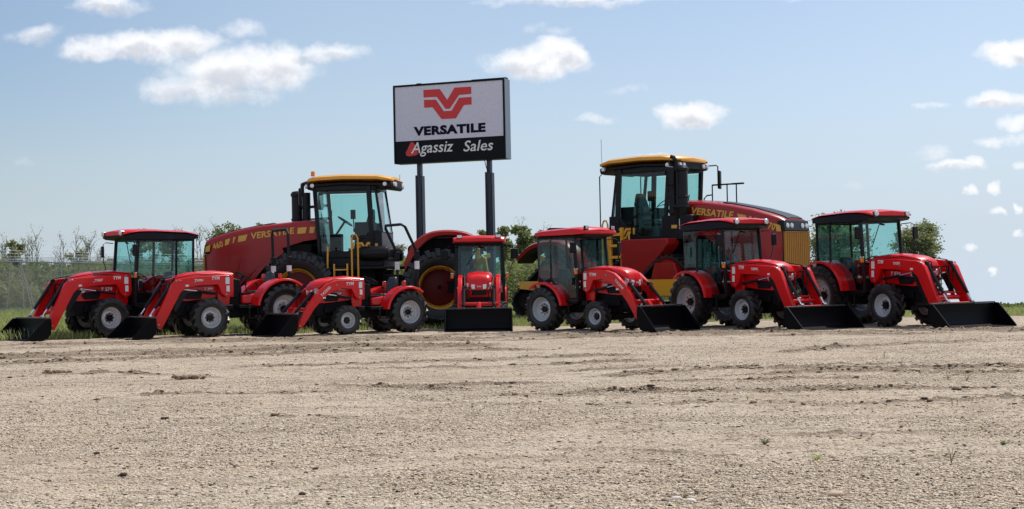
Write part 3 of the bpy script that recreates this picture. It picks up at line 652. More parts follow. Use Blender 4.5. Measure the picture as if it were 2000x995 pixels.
# ------------------------------------------------------------ wheels
def make_wheel(parent, c, Rr, w, rim_r, side, nl=18, dish=.0, lug=.035, rimmat='rim', hubmat='black', innermat=None, hubr=.24, agri=False):
    """side +1 = left of the machine; the outer face looks that way"""
    hub = MB(); h = w * .5
    hubx = side * (h * .25 - dish)
    hub.lathe([(0.001, hubx + side * .05), (rim_r * hubr, hubx + side * .045), (rim_r * hubr, hubx - side * .02), (rim_r * hubr * 1.5, hubx - side * .02)], n=20)
    for k in range(8):
        a = k * math.pi / 4; hub.lathe([(.001, hubx + side * .035), (.014, hubx + side * .035), (.014, hubx - side * .02)], (math.cos(a) * rim_r * .42, 0, math.sin(a) * rim_r * .42), 6)
    wh = hub.build('wheel', M[hubmat], parent); wh.location = c
    rm = MB(); r = rim_r
    rm.lathe([(r * 1.03, side * h * .80), (r * 1.03, side * h * .72), (r * .95, side * h * .70), (r * .90, side * h * .45), (r * .86, hubx + side * .012), (r * .80, hubx), (r * .62, hubx + side * .03), (r * .5, hubx + side * .035), (r * .34, hubx), (r * .2, hubx)], n=40)
    rm.lathe([(r * 1.03, -side * h * .78), (r * .95, -side * h * .7), (r * .9, -side * h * .4), (r * .86, hubx - side * .01), (r * .3, hubx - side * .012)], n=32)
    if innermat:
        rm.build('rim', M[rimmat], wh)
        d = MB().lathe([(r * .84, hubx + side * .02), (r * .7, hubx + side * .04), (r * .3, hubx + side * .08), (r * .1, hubx + side * .09)], n=32); d.build('rim_disc', M[innermat], wh)
    else: rm.build('rim', M[rimmat], wh)
    ty = MB(); b = Rr - lug
    ty.lathe([(r * .99, h * .78), (r * 1.02, h * .84), (r + (b - r) * .35, h * .99), (r + (b - r) * .7, h * .97), (b * .985, h * .80), (b, h * .5), (b * 1.003, 0), (b, -h * .5), (b * .985, -h * .80),
              (r + (b - r) * .7, -h * .97), (r + (b - r) * .35, -h * .99), (r * 1.02, -h * .84), (r * .99, -h * .78)], n=48)
    da = 2 * math.pi / nl; wd = da * (.27 if agri else .30)
    for k in range(nl):
        for sd in (1, -1):
            a0 = k * da + (da / 2 if sd > 0 else 0); sl = da * (.85 if agri else .62)
            st = [(0.0 * h, 0, Rr), (.45 * h, .55 * sl, Rr), (.90 * h, sl, Rr * .995), (1.06 * h, sl * 1.08, r + (b - r) * .66)]
            rings = []
            for i, (yy, aa, ro) in enumerate(st):
                ri = ro - lug * 1.15 if i < 3 else ro - lug * .5
                yi = yy if i < 3 else yy - .02
                q = []
                for (rad, an, y_) in ((ri, a0 + aa - wd, yi), (ro, a0 + aa - wd * .8, yy), (ro, a0 + aa + wd * .8, yy), (ri, a0 + aa + wd, yi)):
                    q.append((rad * math.cos(an), sd * y_, rad * math.sin(an)))
                rings.append(q)
            ty.loft(rings)
    ty.build('tyre', M['tyre'], wh, smooth=28)
    return wh
def steering_wheel(parent, c, r, tilt, name='steering_wheel'):
    k = MB(); Rm = Matrix.Rotation(tilt, 3, 'Y')
    pts = [Vector(c) + Rm @ Vector((r * math.cos(a), r * math.sin(a), 0)) for a in [i * math.pi / 12 for i in range(25)]]
    k.tube(pts, .014, 6)
    for i in range(3):
        a = i * 2.094; k.tube([Vector(c), Vector(c) + Rm @ Vector((r * math.cos(a), r * math.sin(a), 0))], .010, 5)
    k.tube([Vector(c), Vector(c) + Rm @ Vector((0, 0, -.45))], .03, 7)
    return k.build(name, M['plastic'], parent)
def arcpts(cx, cz, r, a0, a1, n): return [(cx + r * math.cos(R_(a0 + (a1 - a0) * i / n)), cz + r * math.sin(R_(a0 + (a1 - a0) * i / n))) for i in range(n + 1)]
def cyl(parent, a, b, r, frac=.62, name='hydraulic_cylinder', rodmat='chrome'):
    a = Vector(a); b = Vector(b); mid = a.lerp(b, frac)
    c = MB().tube([a, a.lerp(b, .04), mid], r, 10).tube([a + Vector((0, -r, 0)), a + Vector((0, r, 0))], r * 1.2, 8); o = c.build(name, M['black'], parent)
    MB().tube([mid, b], r * .5, 8).tube([b + Vector((0, -r * 1.1, 0)), b + Vector((0, r * 1.1, 0))], r * .9, 8).build('rod', M[rodmat], o)
    return o
def hoodrings(secs, n=5, topbulge=.03):
    rings = []
    for (x, w, zb, zt, r) in secs:
        q = [(x, -w * .97, zb)]
        for i in range(n + 1):
            a = math.pi - i * math.pi / 2 / n; q.append((x, -w + r + r * math.cos(a), zt - r + r * math.sin(a)))
        q.append((x, 0, zt + topbulge))
        for i in range(n + 1):
            a = math.pi / 2 - i * math.pi / 2 / n; q.append((x, w - r + r * math.cos(a), zt - r + r * math.sin(a)))
        q.append((x, w * .97, zb)); rings.append(q)
    return rings
def side_dirs(sd, ang=0):
    """reading directions on a side plate; ang tilts the line of writing (counter-clockwise as read)"""
    tx = Vector((-sd, 0, 0)); ty = Vector((0, 0, 1)); c, s = math.cos(ang), math.sin(ang)
    return tx * c + ty * s, ty * c - tx * s

# ------------------------------------------------------------ compact loader tractor
def compact(px, py, theta, facing, k, Rf, Rr, L, cab, curved, near, texts, label, bw=1.78, boom=1.0, wf=.27, wr=.40, rops=None, zk=None, yk=None, Yf=None, tilt=0., tf=.62, tr=.62):
    kx = k; ky = yk or k; kz = zk or k; K = (kx, ky, kz)
    # heading: theta degrees turned from sideways towards the camera
    hx, hy = facing * math.cos(R_(theta)), -math.sin(R_(theta)); rz = math.atan2(hy, hx)
    g0 = gnd(px, py) if Yf is None else None
    c = Vector((g0.x, g0.y, 0))
    left = Vector((-hy, hx, 0))
    origin = c - left * (near * (tf * ky + wf * .1))
    T = empty('compact_tractor', origin, rz, label=label, cat='tractor', group='red compact loader tractors parked in a row')
    xr = -L / kx            # rear axle in unscaled coords
    S = lambda: MB(K)
    # chassis
    z0 = .42
    ch = S(); ch.bb(-.95, .42, -.2, .2, z0 + .02, .92).bb(xr - .25, -.93, -.23, .23, .46, 1.02).bb(.40, .66, -.22, .22, .52, .92).bb(-.3, .2, -.12, .12, .34, .45)
    ch.bb(-.62, -.42, -.52, .52, .62, .74)
    for s_ in (1, -1): ch.bb(-.75, .45, s_ * .27 - .035, s_ * .27 + .035, .60, .74)
    ch.build('chassis', M['frame'], T, .012)
    ax = MB(); ax.bb(-.07, .07, -tf * ky, tf * ky, Rf - .07, Rf + .06); ax.bb(-L - .13, -L + .13, -tr * ky, tr * ky, Rr - .11, Rr + .11); ax.bb(-.1, .1, -.16, .16, Rf - .1, Rf + .16)
    ax.build('axle', M['frame'], T, .015)
    # wheels
    for s_ in (1, -1):
        make_wheel(T, (0, s_ * tf * ky, Rf), Rf, wf, Rf * .54, s_, 15, wf * .16, Rf * .09, hubr=.31)
        make_wheel(T, (-L, s_ * tr * ky, Rr), Rr, wr, Rr * .56, s_, 18, wr * .12, Rr * .078, hubr=.26)
    # bonnet
    hd = S(); hd.loft(hoodrings([(-.74, .30, .93, 1.51, .10), (-.3, .31, .93, 1.545, .11), (.15, .31, .88, 1.52, .12), (.42, .30, .86, 1.49, .13), (.60, .28, .86, 1.43, .12), (.70, .25, .88, 1.34, .10), (.735, .22, .92, 1.22, .08)], 5, .025))
    hood = hd.build('bonnet', M['red'], T, smooth=50)
    gr = S(); gr.bb(.71, .745, -.17, .17, .92, 1.06)
    for i in range(6): gr.bb(.742, .752, -.17, .17, .93 + i * .022, .94 + i * .022)
    gr.build('grille', M['plastic'], hood)
    for s_ in (1, -1):
        sv = [(.02, 1.04), (.10, 1.13), (.40, 1.11), (.50, 1.0), (.44, .90), (.08, .90)] if curved else [(.05, 1.03), (.12, 1.08), (.47, 1.06), (.52, .98), (.46, .90), (.10, .90)]
        S().prism(sv, s_ * .310 - .008, s_ * .310 + .008).build('side_vent', M['plastic'], hood, .006)
        S().beam((-.72, s_ * .313, 1.22), (.52, s_ * .300, 1.19), .012, .014).build('trim_strip', M['grey' if curved else 'plastic'], hood)
    for s_ in (1, -1):
        hl = S(); hl.loft([[(.62, s_ * .10, 1.22), (.62, s_ * .295, 1.26), (.62, s_ * .290, 1.08), (.62, s_ * .10, 1.06)], [(.765, s_ * .09, 1.20), (.70, s_ * .268, 1.24), (.705, s_ * .262, 1.10), (.760, s_ * .09, 1.08)]])
        hl.build('headlight', M['lens'], hood, .008)
        l2 = S(); l2.loft([[(.42, s_ * .304, 1.10), (.60, s_ * .272, 1.13), (.62, s_ * .268, 1.09), (.47, s_ * .303, 1.05)], [(.42, s_ * .318, 1.10), (.60, s_ * .287, 1.13), (.62, s_ * .281, 1.09), (.47, s_ * .315, 1.05)]]); l2.build('side_lamp', M['lens'], hood)
    text('TYM', hood, M['white'], (.77 * kx, 0, 1.15 * kz), (0, 1, 0), (0, 0, 1), .12 * k, .035, bold=.03)
    # grille guard carried by the loader frame
    gg = S()
    if curved: pass
    for z in () if curved else (.74, 1.0, 1.26): gg.tube([(.86, -.34, z), (.86, .34, z)], .016, 6)
    for y in () if curved else (-.34, .34): gg.tube([(.86, y, .72), (.86, y, 1.28)], .018, 6); gg.tube([(.86, y, .74), (.62, y * .8, .66)], .018, 6)
    for y in () if curved else (-.12, .12): gg.tube([(.86, y, .74), (.86, y, 1.26)], .012, 6)
    if not curved: gg.build('grille_guard', M['black'], T)
    # fenders
    for s_ in (1, -1):
        fd = MB(); ri = Rr + .07; rings = []
        y0 = s_ * (tr * ky - wr * .62); y1 = s_ * (tr * ky + wr * .45)
        for (x, z) in arcpts(-L, Rr, 1, 8, 128, 14):
            dx, dz = x + L, z - Rr
            rings.append([(-L + dx * ri, y0, Rr + dz * ri), (-L + dx * ri, y1, Rr + dz * ri), (-L + dx * (ri + .05), y1 - s_ * .02, Rr + dz * (ri + .05)), (-L + dx * (ri + .06), y0, Rr + dz * (ri + .06))])
        fd.loft(rings)
        pl = [(x, z) for x, z in arcpts(-L, Rr, ri + .03, 8, 128, 12)] + [(-L - .1, Rr + .1), (-L + .3, Rr + .05)]
        fd.prism(pl, y0 - s_ * .02, y0)
        f_ = fd.build('fender', M['red'], T, .006, smooth=50)
        MB().bb(-L - Rr * .62, -L - Rr * .5, y1 - s_ * .12 - .04, y1 - s_ * .12 + .04, Rr * 1.72 + .1, Rr * 1.72 + .2).build('tail_light', M['amber'], f_, .005)
    # platform and steps
    pf = S(); pf.bb(xr + .35, -.78, -.56, .56, .66, .73); pf.build('platform', M['plastic'], T, .008)
    for s_ in (1, -1): S().bb(-1.28, -.98, s_ * .6 - .07, s_ * .6 + .07, .40, .43).bb(-1.26, -1.22, s_ * .58 - .02, s_ * .58 + .02, .43, .67).bb(-1.04, -1.0, s_ * .58 - .02, s_ * .58 + .02, .43, .67).build('step', M['plastic'], T, .008)
    # dash, wheel, seat
    S().loft([[(-.74, -.24, .93), (-.74, .24, .93), (-.74, .24, 1.38), (-.74, -.24, 1.38)], [(-1.02, -.17, .8), (-1.02, .17, .8), (-.98, .17, 1.33), (-.98, -.17, 1.33)]]).build('dashboard', M['plastic'], T, .02)
    steering_wheel(T, (-1.10 * kx, 0, 1.43 * kz), .19, R_(-28))
    st = S(); xs = xr + .12
    st.loft([[(xs + .46, -.22, .98), (xs + .46, .22, .98), (xs + .46, .22, 1.07), (xs + .46, -.22, 1.07)], [(xs - .02, -.24, .96), (xs - .02, .24, .96), (xs - .02, .24, 1.06), (xs - .02, -.24, 1.06)]])
    st.loft([[(xs + .07, -.22, 1.05), (xs + .07, .22, 1.05), (xs - .06, .22, 1.05), (xs - .06, -.22, 1.05)], [(xs + .02, -.22, 1.35), (xs + .02, .22, 1.35), (xs - .11, .21, 1.35), (xs - .11, -.21, 1.35)], [(xs - .03, -.15, 1.52), (xs - .03, .15, 1.52), (xs - .13, .14, 1.52), (xs - .13, -.14, 1.52)]])
    st.bb(xs, xs + .3, -.15, .15, .75, .97)
    se = st.build('seat', M['seat'], T, .03)
    lv = S()
    for s_ in (1, -1):
        lv.tube([(xs + .4, s_ * .32, .9), (xs + .45, s_ * .34, 1.2)], .012, 5); lv.bb(xs + .42, xs + .48, s_ * .34 - .02, s_ * .34 + .02, 1.2, 1.26)
    lv.tube([(-1.0, -.36, .8), (-.98, -.38, 1.35)], .014, 5)
    lv.build('lever', M['plastic'], T)
    if cab:
        zt = 2.30; A0 = (-.68, .57, .74); A1 = (-.80, .55, zt); B1 = (xr + .15, .55, zt); B0 = (xr + .18, .57, 1.28); B2 = (xr + .62, .57, .74); C1 = (xr - .34, .50, zt); C0 = (xr - .30, .52, 1.12)
        fr = S()
        for s_ in (1, -1):
            y = lambda p: (p[0], p[1] * s_, p[2])
            fr.beam(y(A0), y(A1), .055, .07); fr.beam(y(B1), y(B0), .045, .06); fr.beam(y(B0), y(B2), .045, .06); fr.beam(y(C1), y(C0), .05, .05); fr.beam(y(C0), y(B0), .04, .05)
            fr.beam(y(A0), y((B2[0], B2[1], .74)), .05, .08); fr.beam(y((A1[0], A1[1], zt - .02)), y((C1[0], C1[1], zt - .02)), .05, .06)
        fr.beam((A1[0], -.55, zt - .02), (A1[0], .55, zt - .02), .05, .07); fr.beam((C1[0], -.5, zt - .02), (C1[0], .5, zt - .02), .05, .06); fr.beam((C0[0], -.52, 1.12), (C0[0], .52, 1.12), .05, .06)
        fr.beam((-.70, -.56, 1.36), (-.70, .56, 1.36), .03, .045); fr.bb(-.74, -.66, -.56, -.31, .74, .98).bb(-.74, -.66, .31, .56, .74, .98).bb(xr - .3, xr + .1, -.5, .5, 1.0, 1.1)
        fr.build('cab_frame', M['black'], T, .008)
        ws = S().quad((-.685, -.53, .98), (-.685, .53, .98), (-.80, .51, zt - .05), (-.80, -.51, zt - .05)).build('windscreen', M['glass'], T)
        wp = S().tube([(-.765, .05 * near, zt - .10), (-.725, -.30 * near * -1, 1.72)], .010, 5).tube([(-.78, -.02, zt - .08), (-.765, .1, zt - .1)], .02, 6); wp.build('wiper', M['plastic'], ws)
        S().quad((C0[0] - .01, -.5, 1.14), (C0[0] - .01, .5, 1.14), (C1[0] - .01, .48, zt - .05), (C1[0] - .01, -.48, zt - .05)).build('rear_window', M['glass'], T)
        for s_ in (1, -1):
            dr = S(); y_ = .575 * s_
            pts = [(-.72, .80), (-.835, zt - .05), (xr + .13, zt - .05), (xr + .16, 1.27), (xr + .60, .80)]; dr.prism(pts, y_ - .003, y_ + .003)
            d_ = dr.build('door', M['glass'], T)
            S().bb(-.86 - .0, -.80, y_ - .02, y_ + .035 * s_, 1.12, 1.30).build('door_handle', M['plastic'], d_)
            qg = S().prism([(xr + .12, zt - .05), (xr + .14, 1.30), (xr - .27, 1.16), (xr - .31, zt - .05)], .555 * s_ - .003, .555 * s_ + .003); qg.build('side_window', M['glass'], T)
        lin = S()
        ring = lambda x, w, z0_, z1_: [(x, -w, z0_), (x, -w * .5, z0_ - .0), (x, w * .5, z0_), (x, w, z0_), (x, w * .98, z1_ - .05), (x, w * .8, z1_ - .01), (x, 0, z1_ + .015), (x, -w * .8, z1_ - .01), (x, -w * .98, z1_ - .05)]
        if not curved:
            rf = S().loft([ring(xr - .50, .52, 2.375, 2.42), ring(xr - .40, .60, 2.40, 2.455), ring(xr - .1, .64, 2.45, 2.50), ring(-1.2, .655, 2.48, 2.535), ring(-.78, .65, 2.47, 2.53), ring(-.55, .63, 2.43, 2.51), ring(-.42, .57, 2.39, 2.475)])
            ln_ = [ring(xr - .49, .51, 2.34, 2.39), ring(xr - .36, .60, 2.29, 2.455), ring(-1.2, .645, 2.28, 2.50), ring(-.8, .64, 2.28, 2.49), ring(-.55, .61, 2.30, 2.45), ring(-.44, .55, 2.34, 2.41)]
        else:
            rf = S().loft([ring(xr - .40, .55, 2.34, 2.42), ring(xr - .36, .60, 2.33, 2.46), ring(xr - .1, .62, 2.33, 2.485), ring(-1.2, .64, 2.33, 2.51), ring(-.8, .64, 2.33, 2.525), ring(-.50, .62, 2.34, 2.50), ring(-.42, .58, 2.36, 2.44)])
            ln_ = [ring(xr - .36, .53, 2.28, 2.35), ring(-.8, .58, 2.27, 2.35), ring(-.50, .55, 2.31, 2.38)]
        roof = rf.build('roof', M['red'], T, .008, smooth=50)
        S().loft(ln_).build('roof_lining', M['plastic'], roof, .006)
        S().bb(xr - .30, xr + .02, -.5, .5, 1.08, 1.30).build('rear_deck', M['plastic'], T, .03)
        for s_ in (1, -1):
            if curved:
                MB().bb(-.50 * kx, -.435 * kx, s_ * .46 * ky - .065, s_ * .46 * ky + .065, 2.455 * kz, 2.545 * kz).build('lamp_housing', M['plastic'], roof, .008)
                MB().bb(-.434 * kx, -.425 * kx, s_ * .46 * ky - .055, s_ * .46 * ky + .055, 2.463 * kz, 2.537 * kz).build('work_light', M['lens'], roof, .004)
            else:
                MB().lathe([(.001, 0), (.05, -.004), (.062, -.02), (.06, -.10)], (-.38 * kx, s_ * .45 * ky, 2.435 * kz), 16, 'x').build('work_light', M['lens'], roof)
                MB().bb(-.46 * kx, -.405 * kx, s_ * .45 * ky - .07, s_ * .45 * ky + .07, 2.385 * kz, 2.475 * kz).build('lamp_housing', M['plastic'], roof, .008)
            mr = S(); mr.tube([(-.72, s_ * .56, 2.22), (-.62, s_ * .74, 2.24), (-.58, s_ * .80, 2.20), (-.58, s_ * .80, 1.75)], .012, 6).tube([(-.58, s_ * .80, 1.8), (-.62, s_ * .70, 1.5), (-.70, s_ * .58, 1.42)], .010, 6)
            mo = mr.build('mirror_arm', M['black'], T)
            S().box((-.575, s_ * .83, 2.02), (.05, .17, .27), Matrix.Rotation(R_(12 * s_), 3, 'Z')).build('mirror', M['plastic'], mo, .018)
            ind = MB().box((-.66 * kx, s_ * .66 * ky, 1.43 * kz), (.05, .07, .10)); io = ind.build('indicator', M['amber'], T, .01)
            MB().box((-.66 * kx, s_ * .66 * ky, 1.43 * kz + .065), (.055, .075, .03)).build('lamp_cap', M['white'], io, .008)
            S().bb(-.70, -.66, min(s_ * .57, s_ * .66), max(s_ * .57, s_ * .66), 1.40, 1.43).build('lamp_bracket', M['black'], T)
    elif rops == 'straight':
        rp = S(); yb = .47; xx = xr - .24
        rp.tube([(xx, -yb, .9), (xx, -yb, 1.75), (xx + .02, -yb, 2.44), (xx + .03, -yb + .08, 2.54), (xx + .03, yb - .08, 2.54), (xx + .02, yb, 2.44), (xx, yb, 1.75), (xx, yb, .9)], .038, 8)
        ro = rp.build('roll_bar', M['black'], T)
        for s_ in (1, -1):
            S().bb(xx - .06, xx + .06, s_ * yb - .05, s_ * yb + .05, 1.70, 1.88).build('hinge', M['plastic'], ro, .008)
            S().bb(xx - .045, xx + .045, s_ * yb - .046, s_ * yb + .046, 1.52, 1.66).build('warning_label', M['white'], ro)
    elif rops == 'bent':
        rp = S(); yb = .50; xx = xr - .40
        rp.tube([(xx, -yb, .9), (xx, -yb, 2.14), (xx + .04, -yb, 2.27), (xx + .35, -yb, 2.88), (xx + .40, -yb + .1, 2.95), (xx + .40, yb - .1, 2.95), (xx + .35, yb, 2.88), (xx + .04, yb, 2.27), (xx, yb, 2.14), (xx, yb, .9)], .040, 8)
        ro = rp.build('roll_bar', M['black'], T)
        for s_ in (1, -1):
            S().bb(xx - .06, xx + .06, s_ * yb - .05, s_ * yb + .05, 2.0, 2.22).build('hinge', M['plastic'], ro, .008)
            S().bb(xx - .046, xx + .046, s_ * yb - .048, s_ * yb + .048, 1.72, 1.94).build('warning_label', M['white'], ro)
    if not cab:
        for s_ in (1, -1):
            MB().bb(-L - .02, -L + .05, s_ * .50 * ky - .04, s_ * .50 * ky + .04, Rr * 2 + .13, Rr * 2 + .24).build('hazard_light', M['redlens'], T, .01)
        S().loft([[(-.95, -.3, .75), (-.95, .3, .75), (-.95, .3, .95), (-.95, -.3, .95)], [(xr + .4, -.40, .75), (xr + .4, .40, .75), (xr + .4, .36, 1.02), (xr + .4, -.36, 1.02)]]).build('console', M['red'], T, .03)
    # loader
    ya = .44; wa = .05
    if not curved:
        arm = [(-.62, 1.46), (.2, 1.43), (.78, 1.385), (.92, 1.34), (1.0, 1.26), (1.40, .46), (1.39, .28), (1.27, .22), (1.15, .42), (.80, 1.05), (.69, 1.15), (.2, 1.215), (-.28, 1.23), (-.36, 1.02), (-.48, .92), (-.60, .96), (-.66, 1.1)]
        kn = (.90, 1.34); bp = (1.34, .33); lc0, lc1 = (-.22, 1.02), (.60, 1.14)
    else:
        arm = [(-.60, 1.43), (-.2, 1.47), (.15, 1.46), (.45, 1.38), (.75, 1.15), (1.02, .84), (1.34, .28), (1.26, .22), (1.14, .30), (.86, .70), (.60, .97), (.32, 1.16), (.0, 1.24), (-.25, 1.22), (-.36, 1.0), (-.48, .92), (-.60, 1.0)]
        kn = (.82, 1.12); bp = (1.28, .28); lc0, lc1 = (-.22, .98), (.50, 1.10)
    bo = boom - 1.0
    arm = [(x + (bo if x > .5 else 0), z) for x, z in arm]; kn = (kn[0] + bo, kn[1]); bp = (bp[0] + bo, bp[1])
    for s_ in (1, -1):
        am = S().prism(arm, s_ * ya - wa, s_ * ya + wa); a_ = am.build('loader_arm', M['red'], T, .010)
        yo = s_ * (ya + wa + .004) * ky
        S().bb(-.56, -.46, min(yo / ky, yo / ky + s_ * .003), max(yo / ky, yo / ky + s_ * .003), 1.24, 1.40).build('warning_label', M['white'], a_)
        S().bb(-.56, -.48, min(yo / ky, yo / ky + s_ * .003), max(yo / ky, yo / ky + s_ * .003), 1.06, 1.20).build('warning_label', M['white'], a_)
        S().prism([(kn[0] - .16, kn[1] + .0), (kn[0] - .02, kn[1] + .02), (kn[0] + .06, kn[1] - .10), (kn[0] + .0, kn[1] - .24), (kn[0] - .12, kn[1] - .16)], s_ * (ya + wa) - .004, s_ * (ya + wa) + .008).build('knee_plate', M['red'], a_, .004)
        S().bb(kn[0] - .30, kn[0] - .22, min(yo / ky, yo / ky + s_ * .003), max(yo / ky, yo / ky + s_ * .003), kn[1] - .14, kn[1] - .10).build('warning_label', M['white'], a_)
        for (x, z) in ((-.5, 1.42), kn, (bp[0], bp[1]), (-.48, 1.0), (.3, 1.30) if not curved else (.2, 1.34)): S().lathe([(.001, s_ * (ya + wa + .012)), (.022, s_ * (ya + wa + .012)), (.024, s_ * (ya + wa - .01))], (x, 0, z), 10).build('pivot_pin', M['steel'], a_)
        tw = S().prism([(-.64, 1.38), (-.40, 1.38), (-.30, .98), (-.34, .62), (-.58, .62), (-.62, .98)], s_ * (ya - .09) - .025, s_ * (ya - .09) + .025); tw.build('loader_tower', M['red'], T, .008)
        cyl(T, (lc0[0] * kx, s_ * (ya + .0) * ky, lc0[1] * kz), (lc1[0] * kx, s_ * (ya + .0) * ky, lc1[1] * kz), .030, .55, 'lift_cylinder')
        cyl(T, ((kn[0] + .02) * kx, s_ * (ya - .10) * ky, (kn[1] + .0) * kz), ((bp[0] + .15) * kx, s_ * (ya - .10) * ky, .54 * kz), .036, .80, 'bucket_cylinder', 'black' if curved else 'chrome')
        hs_ = S(); hs_.tube([(kn[0] - .05, s_ * (ya - .16), kn[1] + .06), (kn[0] + .08, s_ * (ya - .17), kn[1] + .02), (kn[0] + .15, s_ * (ya - .16), kn[1] - .22), (kn[0] + .12, s_ * (ya - .16), kn[1] - .4)], .012, 5)
        hs_.tube([(kn[0] - .1, s_ * (ya - .2), kn[1] + .02), (kn[0] + .02, s_ * (ya - .23), kn[1] - .05), (kn[0] + .06, s_ * (ya - .2), kn[1] - .35), (bp[0] - .16, s_ * (ya - .18), .7)], .014, 5)
        hs_.tube([(-.4, s_ * (ya - .08), 1.44), (.2, s_ * (ya - .1), 1.49), (kn[0] - .05, s_ * (ya - .12), kn[1] + .06)], .010, 5); hs_.build('hose', M['plastic'], a_)
        lk = S().prism([(bp[0] - .04, bp[1] - .08), (bp[0] + .07, bp[1] - .12), (bp[0] + .15, .14), (bp[0] + .17, .50), (bp[0] + .10, .55), (bp[0] + .04, .44)], s_ * (ya - .08) - .03, s_ * (ya - .08) + .03); lk.build('bucket_bracket', M['red'], T, .006)
    if not curved:
        for s_ in (1, -1): S().prism([(kn[0] - .34, kn[1] - .24), (kn[0] - .16, kn[1] - .20), (kn[0] - .02, kn[1] - .42), (kn[0] + .05, kn[1] - .70), (kn[0] - .02, kn[1] - .72), (kn[0] - .22, kn[1] - .40)], s_ * (ya - .03) - .02, s_ * (ya - .03) + .02).build('arm_brace', M['black'], T, .006)
    cb = S().tube([(bp[0] - .20, -ya, .70 if curved else .62), (bp[0] - .20, ya, .70 if curved else .62)], .052, 10); cb.bb(bp[0] - .22, bp[0] - .18, -ya, ya, .70, .74); cb.tube([(bp[0] + .12, -ya, .50), (bp[0] + .12, ya, .50)], .028, 8); cb.build('crossbar', M['red'], T)
    if not cab or curved: S().tube([(bp[0] - .2, 0, .72), (bp[0] - .1, 0, .62), (bp[0] + .04, 0, .36), (bp[0] + .10, 0, .2)], .058, 10).build('centre_strut', M['red'], T)
    # bucket
    bx = bp[0] + .20; hb = bw / 2 / ky; pr = [(bx + .0, .58), (bx - .015, .40), (bx + .01, .18), (bx + .08, .07), (bx + .2, .03), (bx + .66, .018)]
    bz = 1.0 if curved else .84; SB = lambda: MB(K, lambda v: (v[0], v[1], v[2] * bz)); bk = SB(); t_ = .014
    bk.prism([(bx, .58), (bx - .015, .40), (bx + .01, .18), (bx + .08, .07), (bx + .2, .028), (bx + .56, .012), (bx + .56, .026), (bx + .2, .045), (bx + .09, .088), (bx + .028, .19), (bx + .004, .40), (bx + .02, .58)], -hb, hb)
    sp_ = [(bx - .002, .595), (bx + .12, .585), (bx + .58, .045), (bx + .56, .008), (bx + .2, .022), (bx + .08, .064), (bx + .004, .18), (bx - .02, .40)]
    for s_ in (1, -1): bk.prism(sp_, s_ * hb - t_, s_ * hb + t_)
    b_ = bk.build('bucket', M['bucket'], T, .004)
    SB().bb(bx - .02, bx + .045, -hb + .016, hb - .016, .583, .618).build('bucket_lip', M['lip'], b_, .004)
    S().bb(bx + .50, bx + .61, -hb + .02, hb - .02, .002, .010).build('cutting_edge', M['steel'], b_)
    # writing on the side that faces the yard
    yh = near * .3155; yA = near * (ya + wa + .002)
    for (s_, x, z, w_, h_, ang, where, sh) in texts:
        tx, ty = side_dirs(near, R_(ang)); yy = yh if where == 'hood' else yA
        text(s_, T, M['white'], (x * kx, yy * ky, z * kz), tx, ty, w_, h_, shear=sh, bold=.03 if len(s_) < 6 else .01)
    return T

T1 = compact(215, 660, 42, -1, 1.0, .46, .66, 1.95, True, False, 1, [('TYM', -.28, 1.385, .19, .075, 1, 'arm', .2), ('TX57', .18, 1.335, .20, .055, 1, 'arm', 0), ('T 574', -.10, 1.125, .28, .085, 2, 'hood', .15)],
     'red cab tractor at the far left of the row, facing left before the wire fence')
T2 = compact(411, 659, 33, -1, .96, .44, .585, 1.80, False, False, 1, [('TYM', -.22, 1.385, .19, .075, 1, 'arm', .2), ('TX39H', .20, 1.34, .20, .055, 1, 'arm', 0), ('T 394', -.10, 1.135, .20, .06, 2, 'hood', .15)],
     'second red tractor from the left, without a cab, with an upright black roll bar', bw=1.7, boom=.85, rops='straight')
T3 = compact(678, 655, 33, -1, .84, .33, .47, 1.55, False, True, 1, [('TYM', -.20, 1.36, .19, .07, 2, 'arm', .2), ('TX2500', .52, 1.17, .30, .06, 40, 'arm', 0), ('TYM', .05, 1.10, .14, .05, 2, 'hood', .15)],
     'small red tractor without a cab, its black roll bar bent forward, below the sign', bw=1.42, wf=.22, wr=.34, rops='bent', zk=.84, yk=.95)
T4 = compact(893, 645, 90, 1, .84, .33, .47, 1.55, True, True, -1, [], 'small red cab tractor facing straight out behind its wide black bucket', bw=1.50, wf=.22, wr=.30, zk=.88, yk=1.0, tr=.50, tf=.52)
T5 = compact(1166, 648, 43, 1, .84, .33, .485, 1.50, True, True, -1, [('TYM', -.25, 1.36, .19, .07, -2, 'arm', .2), ('TX2500', .62, 1.12, .30, .055, -42, 'arm', 0), ('TYM', -.02, 1.10, .14, .05, -2, 'hood', .15)],
     'small red cab tractor right of the front-facing one, turned to the right', bw=1.56, wf=.22, wr=.36, zk=.91, yk=.97)
T6 = compact(1455, 643, 57, 1, .96, .42, .58, 1.80, True, False, -1, [('TYM', -.25, 1.385, .17, .075, -1, 'arm', .2), ('TX39H', .18, 1.34, .20, .055, -1, 'arm', 0)],
     'red cab tractor standing in front of the gold grille, second from the right', bw=1.74)
T7 = compact(1730, 639, 61, 1, 1.0, .46, .66, 1.95, True, False, -1, [('TYM', -.28, 1.385, .17, .075, -1, 'arm', .2), ('TX57', .20, 1.345, .20, .055, -1, 'arm', 0), ('T 574', -.02, 1.125, .28, .08, -2, 'hood', .15)],
     'red cab tractor at the far right end of the row', bw=1.85)

